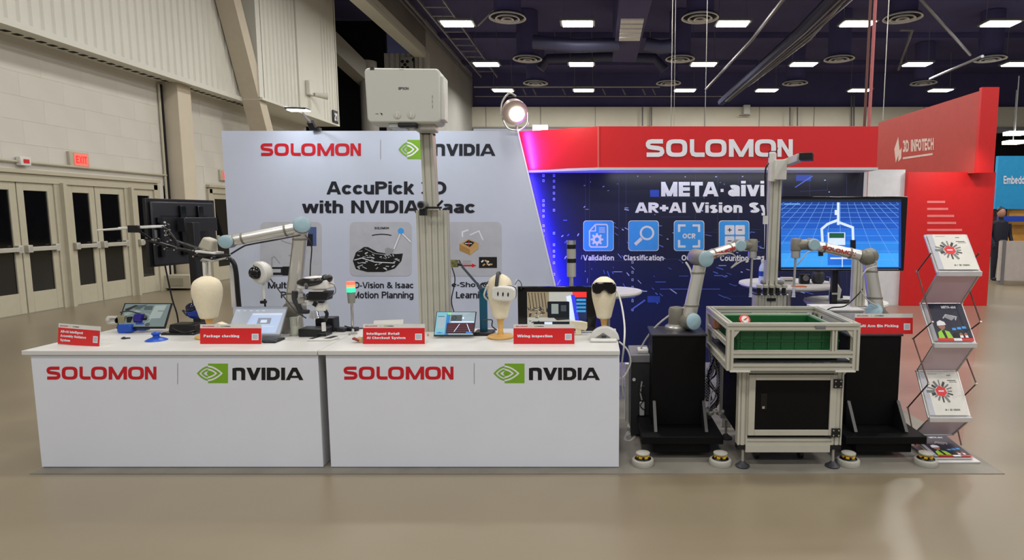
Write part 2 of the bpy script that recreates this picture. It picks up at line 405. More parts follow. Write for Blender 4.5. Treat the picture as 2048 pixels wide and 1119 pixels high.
        for pl in ([(0, 0), (0, 1), (.27, 1), (.27, 0)], [(0, 1), (.3, 1), (1, 0), (.7, 0)], [(.73, 0), (.73, 1), (1, 1), (1, 0)]):
            s.poly(T([(q+a*.9, b) for a, b in pl]), m, lay)
    def nvidia(s, x0, y0, x1, y1, m, lay=0):
        W = 5.42; h = y1-y0; sx = (x1-x0)/W
        def T(p): return [(x0+a*sx, y1-b*h) for a, b in p]
        def pg(pl): s.poly(T(pl), m, lay)
        pg([(0, 0), (0, .95), (.31, 1), (.31, 0)]); pg([(.25, 1), (.7, 1), (.6, .74), (.25, .74)])
        pg([(.6, .74), (.7, 1), (.9, .93), (.98, .76), (.68, .62)]); pg([(.98, .76), (.68, .62), (.68, 0), (.98, 0)])
        pg([(1.07, 1), (1.41, 1), (1.74, .2), (1.7, 0), (1.47, 0)]); pg([(1.5, 0), (1.76, 0), (2.17, 1), (1.86, 1), (1.6, .34)])
        pg([(2.22, 0), (2.22, 1), (2.52, 1), (2.52, 0)])
        x = 2.62
        pg([(x, 0), (x, 1), (x+.3, 1), (x+.3, 0)]); pg([(x+.3, 1), (x+.64, 1), (x+.88, .88), (x+.64, .69), (x+.52, .75), (x+.3, .75)])
        pg([(x+.3, 0), (x+.64, 0), (x+.88, .12), (x+.64, .31), (x+.52, .25), (x+.3, .25)]); pg([(x+.88, .88), (x+.99, .7), (x+.99, .3), (x+.88, .12), (x+.64, .31), (x+.68, .4), (x+.68, .6), (x+.64, .69)])
        pg([(3.72, 0), (3.72, 1), (4.02, 1), (4.02, 0)])
        pg([(4.06, 0), (4.38, 0), (4.82, 1), (4.56, 1)]); pg([(5.42, 0), (5.1, 0), (4.66, 1), (4.92, 1)])
        pg([(4.4, .17), (4.44, .35), (5.06, .35), (5.1, .17)]); pg([(4.56, .95), (4.58, 1), (4.9, 1), (4.92, .95), (4.74, .6)])
    def eye(s, x0, y0, x1, y1, m=None, paper=None, lay=0):
        m = m or PGN; paper = paper or PW
        w = x1-x0; h = y1-y0; xs = x0+w*.36; cy = y0+h*.5
        s.rect(xs, y0, x1, y1, m, lay)
        def lens(cx, cyy, a, b, t, side):
            n = 12; rg = [(-1+i/n) for i in range(n+1)] if side < 0 else [i/n for i in range(n+1)]
            o = []; q = []
            for u in rg:
                o.append((cx+a*u, cyy-b*(1-abs(u)**1.8))); q.append((cx+(a-t*1.3)*u, cyy-(b-t)*(1-abs(u)**1.8)))
            o2 = [(p[0], 2*cyy-p[1]) for p in o]; q2 = [(p[0], 2*cyy-p[1]) for p in q]
            k = len(o); F = [(i, i+1, k+i+1, k+i) for i in range(k-1)]
            s.poly(o+q, m if side < 0 else paper, lay+1, F); s.poly(o2+q2, m if side < 0 else paper, lay+1, F)
        t = h*.085
        for a, b in ((w*.36, h*.37), (w*.22, h*.21)):
            lens(xs, cy, a, b, t, -1)
        for a, b in ((w*.48, h*.40), (w*.30, h*.24)):
            lens(xs, cy, a, b, t, 1)
        s.disc(xs+w*.02, cy, h*.09, m, lay+1)
    def done(s, name, parent, label=None): return s.mb.obj(name, None, parent, smooth=0, label=label)
def quad(c00, c10, c11, c01):
    "canvas map over a quad: (0,0) top-left .. (1,1) bottom-right"
    a, b, c, d = [Vector(q) for q in (c00, c10, c11, c01)]
    nrm = (d-a).cross(b-a).normalized()
    return (lambda s, t: (a*(1-s)+b*s)*(1-t)+(d*(1-s)+c*s)*t), nrm
# ================================================================ THE HALL
fl = mat('polished_concrete', (127, 116, 95), .31, var=.05, scale=1.3, ior=1.5)
fl.node_tree.nodes['Principled BSDF'].inputs['Specular IOR Level'].default_value = .7
struct('floor', MB().bb((-16, -8, -.2), (26, 48, 0)), fl)
pad = mat('grey_booth_floor', (128, 124, 114), .55, var=.14, scale=4)
struct('trim_1', MB().bb((-3.45, 3.514, 0.0), (2.5, 6.8, .004)), pad)
car = [(2.5, 3.95), (6.75, 10.38), (.5, 10.38), (.5, 6.8), (2.5, 6.8)]  # outline of the painted reflection tint on the floor
struct('trim_30', MB().prism(car, (0, 0, .0005), (1, 0, 0), (0, 1, 0), (0, 0, 1), .003), mat('red_reflection_tint', (134, 108, 96), .33, var=.04, scale=2, stretch=(1, 6, 1)))  # pink tint painted on the floor in place of the red wall's reflection
struct('ceiling', MB().bb((-16, -8, 9.35), (26, 48, 9.55)), CEILM)
struct('wall_back', MB().bb((-6.75, 34, 7.5), (26, 34.3, 9.35)), CEILM)
struct('trim_2', MB().bb((-6.75, 33.7, 6.4), (26, 34, 7.5)), mat('band_paint', (228, 224, 208), .7, var=.03, scale=1.2))
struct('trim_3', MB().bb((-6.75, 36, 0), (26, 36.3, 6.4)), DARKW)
mb = MB()
for x in range(-6, 26, 3): mb.bb((x, 33.67, 6.4), (x+.03, 33.7, 7.5))
mb.bb((-6.75, 33.6, 6.34), (26, 33.72, 6.42))
struct('trim_4', mb, GREYW)
# left wall with doors ------------------------------------------------
WX = -9.15
mb = MB()
for (y0, y1, z0) in ((-8, 8.9, 2.2), (8.9, 12.85, 2.2), (12.85, 14.3, 0), (14.3, 19.4, 2.2), (4, 8.0, 0)):
    mb.bb((WX-.3, y0, z0), (WX, y1, 4.6))
mb.bb((WX-.3, -8, 0), (WX, 7.2, 2.2)); mb.bb((WX-.3, 12.6, 0), (WX, 13, 2.2)); mb.bb((WX-.3, 17, 0), (WX, 19.4, 2.2))
wl = struct('wall_left', mb, HPAINT)
blk = MB().box((0, 0, 0), (.004, .7985, .373)); bo = None; n = 0
for r in range(5):
    for k in range(14):
        y = 7.0+k*.8+(r % 2)*.4
        if y > 12.8 and y < 13.6: continue
        if y > 17.5: continue
        if bo is None: bo = blk.obj('block', HPAINT, wl, smooth=0); o = bo
        else: o = bo.copy(); COL.objects.link(o)
        o.location = (WX+.003, y+.4, 2.52+r*.375)
struct('wall_right', MB().bb((26, -8, 0), (26.3, 48, 9.35)), HPAINT)
# recess beyond the corrugated wall
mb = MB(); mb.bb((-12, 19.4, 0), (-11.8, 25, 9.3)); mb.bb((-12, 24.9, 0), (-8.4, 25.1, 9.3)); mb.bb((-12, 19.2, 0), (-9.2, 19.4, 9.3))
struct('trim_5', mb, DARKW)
# far left wall
mb = MB(); mb.bb((-7.1, 24.8, 0), (-6.75, 34, 9.35)); struct('wall_left_far', mb, mat('far_wall', (176, 175, 170), .7, var=.08, scale=.5))
mb = MB(); mb.bb((-7.0, 15, 8.25), (-6.75, 24.8, 9.35)); struct('trim_6', mb, mat('beam_grey', (120, 116, 112), .6, var=.1, scale=.6))
mb = MB(); mb.bb((-7.2, 12, 7.85), (-6.72, 25.2, 8.0)); mb.bb((-6.85, 12, 7.95), (-6.78, 25.2, 8.3)); mb.bb((-6.8,12,8.02),(-6.72,25.2,8.1)); struct('trim_7', mb, HPAINT2)
def corr_x(mb, x, y0, y1, z0, z1, p=.2, d=.03):
    "ribbed sheet on a plane x = const"
    prof = []; y = y0
    while y < y1: prof += [(x, y), (x, y+p*.55), (x-d, y+p*.68), (x-d, y+p*.87)]; y += p
    prof.append((x, y)); n = len(prof)
    mb.add([(a, b, z0) for a, b in prof]+[(a, b, z1) for a, b in prof], [(i, i+1, n+i+1, n+i) for i in range(n-1)])
mb = MB(); corr_x(mb, -8.65, -8, 15.0, 4.38, 9.35); c1 = struct('wall_left_upper', mb, HPAINT2)
mb = MB(); corr_x(mb, -8.15, 15.2, 17.0, 4.42, 9.35); mb.bb((-8.22, 16.95, 4.42), (-8.12, 18.3, 9.35)); corr_x(mb, -8.12, 18.3, 19.4, 4.42, 9.35); mb.bb((-8.7, 15.0, 4.42), (-8.16, 15.2, 9.35)); mb.bb((-8.7, 19.38, 4.42), (-8.12, 19.45, 9.35))
struct('wall_left_upper_far', mb, HPAINT2)
mb = MB(); mb.bb((WX, -8, 4.36), (-8.60, 15, 4.42)); mb.bb((-8.65, -8, 4.34), (-8.59, 15, 4.44)); mb.bb((WX, 15, 4.38), (-8.1, 19.45, 4.44))
struct('trim_8', mb, HPAINT2)
mb = MB()
for k in range(44): mb.bb((-9.0, 7.0+k*.2, 4.352), (-8.9, 7.1+k*.2, 4.36))
struct('trim_9', mb, DARKW)
mb = MB().bar((-8.4, 13.1, 9.6), (-8.4, 16.9, 0), .3, .42, up=(1, 0, 0)); struct('trim_10', mb, mat('brace_paint', (190, 180, 160), .6, var=.03))
mb = MB().bb((WX, 13.0, 0), (-8.8, 13.42, 4.36)); struct('trim_11', mb, mat('column_paint', (196, 186, 166), .65, var=.04, scale=2), .01)
mb = MB().cyl((-9.1, 12.93, 0), (-9.1, 12.93, 4.3), .03, n=10); struct('trim_12', mb, DARKW)
# portal end: ribbed panel, grey column
mb = MB(); prof = []; x = -8.4
while x < -6.75: prof += [(x, 24.7), (x+.12, 24.7), (x+.15, 24.78), (x+.2, 24.78)]; x += .23
n = len(prof); mb.add([(a, b, 0) for a, b in prof]+[(a, b, 8.0) for a, b in prof], [(i, i+1, n+i+1, n+i) for i in range(n-1)])
struct('trim_13', mb, mat('ribbed_grey', (180, 178, 172), .6, var=.05))
struct('trim_14', MB().cyl((-8.8, 24.0, 0), (-8.8, 24, 7.5), .33, n=24), GREYW)
struct('trim_15', MB().bar((-9.6, 19.4, 8.2), (-8.9, 24.4, 6.9), .5, .7), GREYW)
# dock number plates
for nm, pos, w_ in (('21', None, 0), ('1', None, 0)): pass
t = thing('number_sign', 'small black and white square number 21 painted on cream metal wall', 'sign', (-8.09, 19.1, 4.85))
MB().bb((-8.1, 18.95, 4.44), (-8.075, 19.3, 4.82)).obj('plate', BLACK, t)
cv = Canvas(lambda x, y: (-8.07, 18.95+x*.35, 4.82-y*.38), (1, 0, 0)); cv.text('21', .2, .18, .8, .82, PW, 0, .05); cv.done('lettering', t)
t = thing('number_sign', 'black number 1 mark on grey ribbed panel above the projector', 'sign', (-7.5, 24.65, 7.1))
MB().bb((-7.75, 24.66, 7.25), (-7.05, 24.7, 7.85)).obj('plate', mat('plate_grey', (150, 150, 146), .5), t)
cv = Canvas(lambda x, y: (-7.75+x*.7, 24.66, 7.85-y*.6), (0, -1, 0))
cv.text('1', .66, .02, .82, .85, PK, 0, .05)
for a, b in ((.12, .3), (.4, .3), (.26, .5), (.12, .7), (.4, .7)): cv.disc(a, b, .1, PK, 0)
cv.done('lettering', t)
# ---- glazed doors in the left wall
FRM = mat('door_frame_beige', (178, 172, 152), .5, var=.03)
GLS = mat('dark_night_glass', (10, 11, 14), .06, var=.2, ior=1.6)
def wbox(y0, y1, z0, z1, x0, x1): return MB().bb((WX+x0, y0, z0), (WX+x1, y1, z1))
mb = MB()
for (y0, y1) in ((7.2, 12.6), (14.3, 17)):
    mb.bb((WX-.1, y0, 2.1), (WX+.06, y1, 2.26)); mb.bb((WX-.02, y0-.05, 2.24), (WX+.1, y1+.05, 2.3))
mb.bb((WX-.05, 12.5, 0), (WX+.06, 12.66, 2.2)); mb.bb((WX-.05, 14.25, 0), (WX+.06, 14.4, 2.2))
mb.tube([(WX+.05, 7, 2.42), (WX+.05, 12.9, 2.42)], .02); mb.tube([(WX+.04, 12.88, 0), (WX+.04, 12.88, 4.3)], .025)
struct('trim_16', mb, FRM)
di = [0]
def door(y0, y1, hinge, bar=True):
    di[0] += 1
    mb = wbox(y0, y0+.11, 0.01, 2.1, -.02, .03); mb.bb((WX-.02, y1-.11, .01), (WX+.03, y1, 2.1)); mb.bb((WX-.02, y0+.11, 1.97), (WX+.03, y1-.11, 2.1)); mb.bb((WX-.02, y0+.11, .01), (WX+.03, y1-.11, .34))
    d = struct('door_%d' % di[0], mb, FRM, .004)
    MB().bb((WX-.005, y0+.11, .34), (WX+.008, y1-.11, 1.97)).obj('glass', GLS, d)
    e = MB().bb((WX+.06, y0+.05, 1.0), (WX+.10, y1-.05, 1.07)); e.bb((WX+.03, y0+.03, .98), (WX+.1, y0+.11, 1.1)); e.bb((WX+.03, y1-.11, .98), (WX+.1, y1-.03, 1.1))
    e.obj('push_bar', mat('push_bar_metal', (196, 194, 184), .35, .4), d, .006)
for y0, y1 in ((7.3, 8.42), (8.44, 9.36), (9.62, 10.22), (10.24, 10.28)): pass
ys = [(8.45, 9.54), (9.56, 10.2), (10.46, 11.03), (11.05, 11.72), (11.96, 12.5), (14.4, 15.2), (15.22, 16.0)]
for a, b in ys: door(a, b, 0)
mb = MB()
for a, b in ((10.2, 10.46), (11.72, 11.96)): mb.bb((WX-.05, a, 0), (WX+.05, b, 2.1)); mb.bb((WX+.05, (a+b)/2-.03, 0), (WX+.12, (a+b)/2+.03, 2.12))
struct('trim_17', mb, FRM)
struct('trim_18', MB().bb((WX-.02, 7.1, 0), (WX+.04, 17, .012)), mat('threshold', (140, 136, 124), .5, .3))
def exit_sign(y, z, lab):
    t = thing('exit_sign', lab, 'exit sign', (WX+.02, y, z))
    MB().bb((WX, y-.2, z-.13), (WX+.06, y+.2, z+.13)).obj('housing', FRM, t, .01)
    MB().bb((WX+.06, y-.12, z-.11), (WX+.07, y+.17, z+.11)).obj('panel', mat('exit_panel', (226, 120, 104), .4, emit=.35), t)
    cv = Canvas(lambda a, b: (WX+.07, y-.12+a*.29, z+.11-b*.22), (1, 0, 0)); cv.text('EXIT', .1, .2, .9, .8, mat('exit_red', (236, 40, 40), .4, emit=1.1), 0, .04); cv.done('lettering', t)
p = 0
exit_sign(10.75, 2.55, 'red lit exit sign above the double doors on the left wall')
exit_sign(14.95, 2.55, 'red lit exit sign beside the left edge of the white backdrop')
t = thing('fire_alarm', 'small white alarm strobe with red front on pipe above doors', 'alarm', (WX, 9.68, 2.42))
MB().bb((WX+.02, 9.6, 2.36), (WX+.1, 9.78, 2.5)).obj('housing', WPL, t, .01); MB().bb((WX+.1, 9.65, 2.4), (WX+.11, 9.74, 2.46)).obj('lens', RED, t)
t = thing('wall_box', 'low beige utility box against the column foot', 'box', (-8.95, 12.6, 0))
MB().bb((-9.1, 12.6, .04), (-8.55, 12.95, .32)).obj('housing', FRM, t, .01); MB().bb((-8.98, 12.585, .1), (-8.7, 12.6, .26)).obj('cover', mat('box_cover', (150, 144, 124), .5), t)
t = thing('wall_lamp', 'small cream bracket lamp on the cream metal wall beside number 21', 'lamp', P(632, 195, 17.6))
q = P(630, 190, 18); MB().bb((-8.12, 17.3, 4.95), (-8.0, 17.6, 5.35)).obj('bracket', HPAINT2, t, .02); MB().cyl((-7.98, 17.55, 5.0), (-7.7, 17.75, 4.98), .06, .09).obj('lamp_head', HPAINT2, t)
# ---- hall lamps
lamp0 = thing('hall_lamp', 'x', 'ceiling lamp', (LAMP_X[1], 19.7, LAMP_H))
m_ = LM(lamp0); m_.bb((-.55, -.32, .03), (.55, .32, .1)); m_.obj('housing', MIDG, lamp0)
LM(lamp0).bb((-.47, -.26, .0), (.47, .26, .03)).obj('diffuser', LAMPM, lamp0)
for s_ in (-.45, .45): LM(lamp0).tube([(s_, 0, .1), (s_*.9, 0, 1.77)], .012, 5).obj('hanger', CEILL, lamp0)
cn = ('second', 'first', 'third', 'fourth', 'fifth', 'sixth')
rn = {19.7: 'nearest row of ceiling lamps in view', 24.8: 'middle row of ceiling lamps in view', 29.8: 'farthest, lowest-looking row of ceiling lamps'}
on = ('leftmost', 'second from left', 'third from left', 'fourth from left', 'fifth from left', 'sixth from left')
nrm_ = lambda Y: [P_x for P_x in LAMP_X]
for Y in (19.7, 24.8, 29.8):
    xs = {19.7: (-4.35, -.55, 4.35, 8.3, 12.8), 24.8: (-4.35, -.55, 4.35, 8.35, 12.9, 16.9), 29.8: (-4.45, -.55, 4.35, 8.3, 12.8, 16.7)}[Y]
    for i, X in enumerate(xs):
        lb = 'bright white rectangular lamp, %s in the %s' % (on[i], rn[Y])
        if Y == 19.7 and i == 1: lamp0['label'] = lb; lamp0['group'] = 'hanging hall lamps'; continue
        dup(lamp0, (X, Y, LAMP_H), None, lb, 'hanging hall lamps')
# ---- round ceiling diffusers with drop ducts
dif = thing('round_air_diffuser', 'x', 'air vent', (0, 19.1, 7.57))
m_ = LM(dif)
for i_, (r, z) in enumerate(((.57, .0), (.38, -.03), (.2, -.05))):
    m_ = LM(dif); m_.lathe((0, 0, z), [(r, .0), (r-.035, .05), (r-.06, .05), (r-.045, 0), (r, .0)], n=28); m_.obj('ring_blade', mat('ring_metal', (226, 226, 232), .5), dif)
LM(dif).cyl((0, 0, .06), (0, 0, .08), .54, n=28).obj('back_plate', mat('plate_dark', (20, 20, 30), .8), dif)
LM(dif).cyl((0, 0, .08), (0, 0, 1.76), .42, n=20).obj('drop_duct', CEILM, dif)
first = 1
for Y, lst, rw in ((19.1, (1015, 1400, 1805), 'nearest row of round vents'), (23.95, (1055, 1360, 1678, 1980), 'middle row of round vents'), (28.2, (1071, 1337, 1590, 1847), 'farthest row of round vents')):
    for i, px in enumerate(lst):
        X = P(px, {19.1: 39, 23.95: 125, 28.2: 167}[Y], Y).x; lb = 'round grey ringed ceiling diffuser, %s in the %s' % (on[i], rw)
        if first: dif.location = (X, Y, 7.57); WM[dif.name] = Matrix.Translation(dif.location); dif['label'] = lb; dif['group'] = 'round ceiling air vents'; first = 0
        else: dup(dif, (X, Y, 7.57), None, lb, 'round ceiling air vents')
# ---- ducts, grille, pipes, trusses
t = thing('air_duct', 'long dark horizontal round duct under the ceiling with bent end', 'duct', (1, 21, 8))
a = P(1066, 84, 21.5); b = P(1238, 90, 21.5)
MB().tube([a, (a+b)/2+Vector((0, 0, -.08)), b], .23, 14).obj('tube', CEILD, t)
MB().tube([P(1290, 88, 21.5), P(1320, 95, 21.5), P(1345, 92, 21.5)], .23, 14).obj('tube', CEILD, t)
t = thing('air_duct', 'fainter dark duct running behind the round duct', 'duct', (1, 24, 8))
MB().tube([P(1080, 138, 26.2), P(1095, 118, 26.2), P(1220, 114, 26.2), P(1310, 117, 26.2), P(1330, 140, 26.2)], .2, 12).obj('tube', CEILD, t)
for q_ in (P(1110, 118, 26.2), P(1300, 117, 26.2)): MB().tube([q_, (q_.x, 26.2, 9.345)], .02, 6).obj('hanger', CEILL, t)
t = thing('duct_trunk', 'square dark overhead duct trunk with pale striped grille', 'duct', (1.3, 19, 8))
c00, c10, c11, c01 = P(1242, 40, 18.8), P(1288, 40, 18.8), P(1279, 84, 20.6), P(1238, 84, 20.6)
MB().bb((c00.x-.1, 16, c00.z+.05), (c10.x+.1, 24, 9.3)).obj('trunk', CEILM, t)
for k in range(5):
    q, nn = quad(c00, c10, c11, c01); y0, y1 = k/5+.02, (k+1)/5-.04
    m_ = MB(); A = [q(0, y0), q(1, y0), q(1, y1), q(0, y1)]; m_.add(A+[p+Vector((0, 0, .05)) for p in A], [(0, 1, 2, 3), (4, 5, 6, 7), (0, 1, 5, 4), (2, 3, 7, 6), (1, 2, 6, 5), (3, 0, 4, 7)]); m_.obj('grille_blade', mat('ring_metal', (1, 1, 1)), t)
for nm, pts, r, lb in (
    ('ceiling_truss', [P(1690, -30, 17), P(1600, 62, 20), P(1442, 205, 30)], .16, 'heavy diagonal dark steel beam running down to the back wall'),
    ('ceiling_pipe', [P(1575, -12, 17), P(1505, 78, 21), P(1412, 178, 29)], .06, 'thin diagonal pale pipe left of the heavy ceiling beam'),
    ('ceiling_pipe', [P(1715, -30, 16.8), P(1620, 78, 20.5), P(1496, 172, 28)], .05, 'thin pale pipe running right along the heavy ceiling beam'),
    ('ceiling_pipe', [P(1838, -5, 18), P(1940, 110, 22)], .05, 'thin diagonal pipe falling to the right near the right vents'),
    ('ceiling_pipe', [P(1860, 158, 25), P(1965, 113, 20)], .05, 'short rising pipe under the right-hand round vents'),
    ('ceiling_pipe', [P(955, 52, 20), P(1000, 6, 20)], .04, 'short slanting brace above the leftmost bright lamp'),
    ('ceiling_pipe', [P(1800, 60, 22), P(1825, 60, 22), P(1797, 140, 27)], .05, 'dark slanting pipe between fourth lamp and right vents')):
    tag(MB().tube(pts, r, 8).obj(nm, CEILL if r < .1 else CEILD), lb, 'pipe' if 'pipe' in nm else 'beam')
m_ = MB()
for k in range(3): m_.tube([P(1702+k*12, -20, 16.5), P(1612+k*8, 66, 19.6), P(1451+k*3, 203, 29)], .028, 5)
tag(m_.obj('cable_run', CEILL), 'parallel pale conduits fixed along the heavy ceiling beam', 'conduit')
# far horizontal pipes under dark upper wall
m_ = MB().tube([P(948, 174, 32), P(1320, 174, 32)], .05, 6); m_.tube([P(950, 193, 33.5), P(1460, 193, 33.5)], .03, 6)
for px in (1046, 1066, 1125, 1205, 1245, 1285, 1305): m_.tube([P(px, 178, 32), P(px+6, 190, 32)], .04, 5)
tag(m_.obj('sprinkler_pipe', CEILL), 'long horizontal pipes in front of the dark upper back wall', 'pipe')
# cable tray top left
t = thing('cable_tray', 'ladder cable tray hanging along the left side of the ceiling', 'cable tray', (-4.5, 22, 7.9))
A = [(-5.6, 17.0, 8.6), (-5.6, 30, 8.6)]
MB().bar((-5.7, 16, 8.5), (-5.7, 31, 8.5), .05, .1).obj('side_rail', CEILL, t); MB().bar((-4.9, 16, 8.5), (-4.9, 31, 8.5), .05, .1).obj('side_rail', CEILL, t)
for k in range(16): MB().bar((-5.7, 16.4+k*.9, 8.5), (-4.9, 16.4+k*.9, 8.5), .06, .04).obj('rung', CEILL, t)
m_ = MB(); m_.tube([(-6.66, 17, 8.9), (-6.66, 33.5, 8.9)], .05, 6); m_.tube([(-6.3, 17, 8.7), (-6.3, 30, 8.7)], .04, 6)
tag(m_.obj('conduit', CEILL), 'straight pale conduits along the top edge of the left wall', 'conduit')
# ceiling joists
for k, Y in enumerate((17.2, 21.8, 26.6, 31.2)):
    struct('trim_%d' % (20+k), MB().bb((-6.7, Y, 9.12), (26, Y+.2, 9.34)), CEILM)
# hanging rods and straps
for px, Y, top, r, lb in ((1342, 9, 252, .006, 'left of the pair of thin steel wires behind the header'), (1348, 9.2, 252, .004, 'right of the pair of thin steel wires behind the header'), (1410, 8, 252, .005, 'single thin wire hanging above letter M of header'),
                          (1766, 9, 240, .006, 'thin wire hanging right of the pink strap')):
    b = P(px, top, Y); tag(MB().tube([(b.x, Y, .0 if px < 1760 else b.z), (b.x, Y, 9.345)], r, 6).obj('hanging_wire', STEEL), lb, 'wire')
b = P(1728, 252, 8); tag(MB().tube([(b.x, 8, 0), (b.x+.02, 8, 9.345)], .018, 8).obj('hanging_strap', mat('brown_strap', (96, 62, 56), .6)), 'dark brown strap hanging beside the pink strap', 'strap')
b = P(1738, 252, 8.1); tag(MB().tube([(b.x, 8.1, 0), b, (b.x+.03, 8.1, 9.345)], .022, 8).obj('hanging_strap', mat('pink_strap', (190, 110, 110), .6)), 'pink strap hanging down to the right header end', 'strap')
# speakers / cameras on the back wall
t = thing('wall_speaker', 'small white box on bracket on the beige band of back wall', 'speaker', (9.3, 33.4, 7.2))
q = P(1493, 220, 33.4); MB().box(q, (.35, .3, .5)).obj('housing', WPL, t, .02); MB().bar(q+Vector((-.4, 0, -.3)), q+Vector((.2, 0, -.3)), .05).obj('bracket', MIDG, t)
m_ = MB()
for px, y0, y1 in ((1285, 215, 252), (1303, 215, 252), (1580, 215, 252), (1595, 215, 252), (1703, 192, 252), (1708, 192, 252)): m_.tube([P(px, y0, 33.3), P(px, y1, 33.3)], .04, 5)
tag(m_.obj('wall_conduit', MIDG), 'thin vertical conduits on the beige band of back wall', 'conduit')
# ---- neighbour booth, right
BR = mat('neighbour_red', (200, 28, 30), .42, var=.03); BR2 = mat('translucent_red', (176, 62, 56), .5, var=.05)
t = thing('neighbour_booth', 'red and white booth of the neighbour with tall red side wall', 'booth', (6.2, 10.5, 0))
MB().bb((5.36, 10.4, 0), (6.86, 10.5, 2.31)).obj('front_panel', BR, t)
MB().bb((4.35, 10.5, 0), (5.36, 10.6, 2.36)).obj('white_panel', mat('white_booth_panel', (206, 210, 214), .5), t)
a0, a1 = P(1960, 182, 10.2), P(1757, 246, 13.8)
m_ = MB(); xA, xB = a0.x, a1.x
m_.add([(xA, 10.2, 2.28), (xB, 13.8, 2.4), (xB, 13.8, a1.z), (xA, 10.2, a0.z), (xA+.1, 10.2, 2.28), (xB+.1, 13.8, 2.4), (xB+.1, 13.8, a1.z), (xA+.1, 10.2, a0.z)], [(0, 1, 2, 3), (4, 5, 6, 7), (0, 1, 5, 4), (2, 3, 7, 6), (1, 2, 6, 5), (0, 3, 7, 4)])
m_.obj('side_banner', BR2, t)
MB().bb((xA, 10.15, 2.28), (P(1990, 250, 10.2).x, 10.22, a0.z+.05)).obj('banner_end', BR, t)
q, nn = quad(P(1786, 262, 13.3), P(1868, 262, 12.1), P(1868, 330, 12.1), P(1786, 330, 13.3))
def side(px, py):  # point on the banner plane
    u = (px-CX)/F_PX; x = xA+.0
    for _ in range(6):
        k = x/u; v = -(py-CY)/F_PX; y = k*(v*sin(PITCH)+cos(PITCH)); x = xA+(xB-xA)*(y-10.2)/3.6
    return Vector((x, y, HC+k*(v*cos(PITCH)-sin(PITCH))))
PPK = mat('pale_pink_print', (214, 186, 176), .5)
cv = Canvas(side, (-1, 0, 0), .004)
def skew(fn, k): return lambda x, y: fn(x, y+(1868-x)*k)
cv.fn = skew(side, .08)
cv.text('3D INFOTECH', 1806, 276, 1868, 300, PPK, 0, .04); cv.line([(1806, 312), (1866, 308)], 4, PPK)
cv.poly([(1792, 320), (1789, 292), (1797, 268), (1800, 296)], PPK); cv.poly([(1797, 318), (1797, 300), (1804, 290), (1803, 312)], PPK)
cv.done('lettering', t)
cv = Canvas(lambda x, y: P(x, y, 10.4), (0, -1, 0), .004)
PPK2 = mat('soft_pink_print', (228, 120, 120), .5)
for i, wd in enumerate((36, 42, 54, 58, 70)): cv.line([(1854, 404+i*14), (1854+wd, 404+i*14)], 4.5, PPK2)
cv.done('lettering', t)
t = thing('blue_booth', 'bright blue booth sign far away at the right edge', 'booth', (11, 15.5, 0))
BBL = mat('booth_blue', (40, 150, 205), .5); a = P(1996, 330, 15.5); 
MB().bb((a.x, 15.5, P(0, 418, 15.5).z), (a.x+3, 15.6, P(0, 312, 15.5).z)).obj('header_panel', BBL, t)
MB().bb((P(2018, 450, 15.6).x, 15.62, .8), (P(2018, 450, 15.6).x+2, 15.7, P(0, 418, 15.6).z)).obj('graphic_panel', mat('amber_graphic', (206, 150, 70), .5, var=.3, scale=2), t)
MB().bb((a.x, 15.7, .5), (P(2018, 450, 15.7).x, 15.8, P(0, 400, 15.7).z)).obj('dark_panel', mat('brown_graphic', (96, 70, 70), .6, var=.6, scale=3), t)
MB().bb((a.x, 15.3, 1.42), (a.x+3, 15.4, 1.56)).obj('blue_rail', mat('rail_blue', (30, 70, 180), .5), t)
cv = Canvas(lambda x, y: P(x, y, 15.5), (0, -1, 0), .006); cv.text('Embedded', 2007, 352, 2062, 368, PW, 0, .02); cv.done('lettering', t)
t = thing('person', 'far blurred person in dark clothes standing by blue booth', 'person', (G(1997, 560).x*0+10.6, 14.6, 0))
b = P(1996, 520, 14.6); x = b.x
m_ = MB(); m_.lathe((x, 14.6, 0), [(.0, .78), (.17, .8), (.19, 1.0), (.2, 1.3), (.17, 1.42), (.06, 1.48), (.055, 1.54)], sy=.6); 
for s_ in (-1, 1): m_.tube([(x+.09*s_, 14.6, .86), (x+.1*s_, 14.6, .45), (x+.1*s_, 14.6, .04)], [.095, .07, .05], 10); m_.tube([(x+.2*s_, 14.6, 1.38), (x+.25*s_, 14.6, 1.1), (x+.22*s_, 14.45, .88)], [.055, .045, .035], 8); m_.ell((x+.1*s_, 14.55, .04), (.05, .12, .04)); m_.ell((x+.22*s_, 14.44, .84), (.035, .03, .06))
m_.obj('body', mat('dark_clothes', (30, 32, 46), .8), t)
MB().ell((x, 14.6, 1.64), (.085, .1, .12)).obj('head', mat('skin', (170, 125, 105), .6), t); MB().ell((x, 14.63, 1.69), (.092, .1, .1)).obj('hair', BLACK, t)
t = thing('barrier', 'low pale barrier panel at far right edge', 'barrier', (11, 13.6, 0))
a = P(1996, 560, 13.6); MB().bb((a.x, 13.6, .1), (a.x+2.6, 13.66, 1.0)).obj('panel', mat('pale_barrier', (180, 172, 166), .6), t)
for k in range(2): MB().bb((a.x+.05+k*2.4, 13.58, 0), (a.x+.12+k*2.4, 13.7, 1.02)).obj('post', MIDG, t)
for i, (px, py, Y) in enumerate(((2030, 267, 22), (2026, 285, 24))):
    q = P(px, py, Y); t = thing('hall_lamp', 'small far lamp above blue booth, %s' % ('upper one' if i == 0 else 'lower one'), 'ceiling lamp', q)
    MB().box(q, (.6, .4, .12)).obj('diffuser', LAMPM, t); MB().tube([q, q+Vector((0, 0, 2))], .02, 5).obj('hanger', MIDG, t)
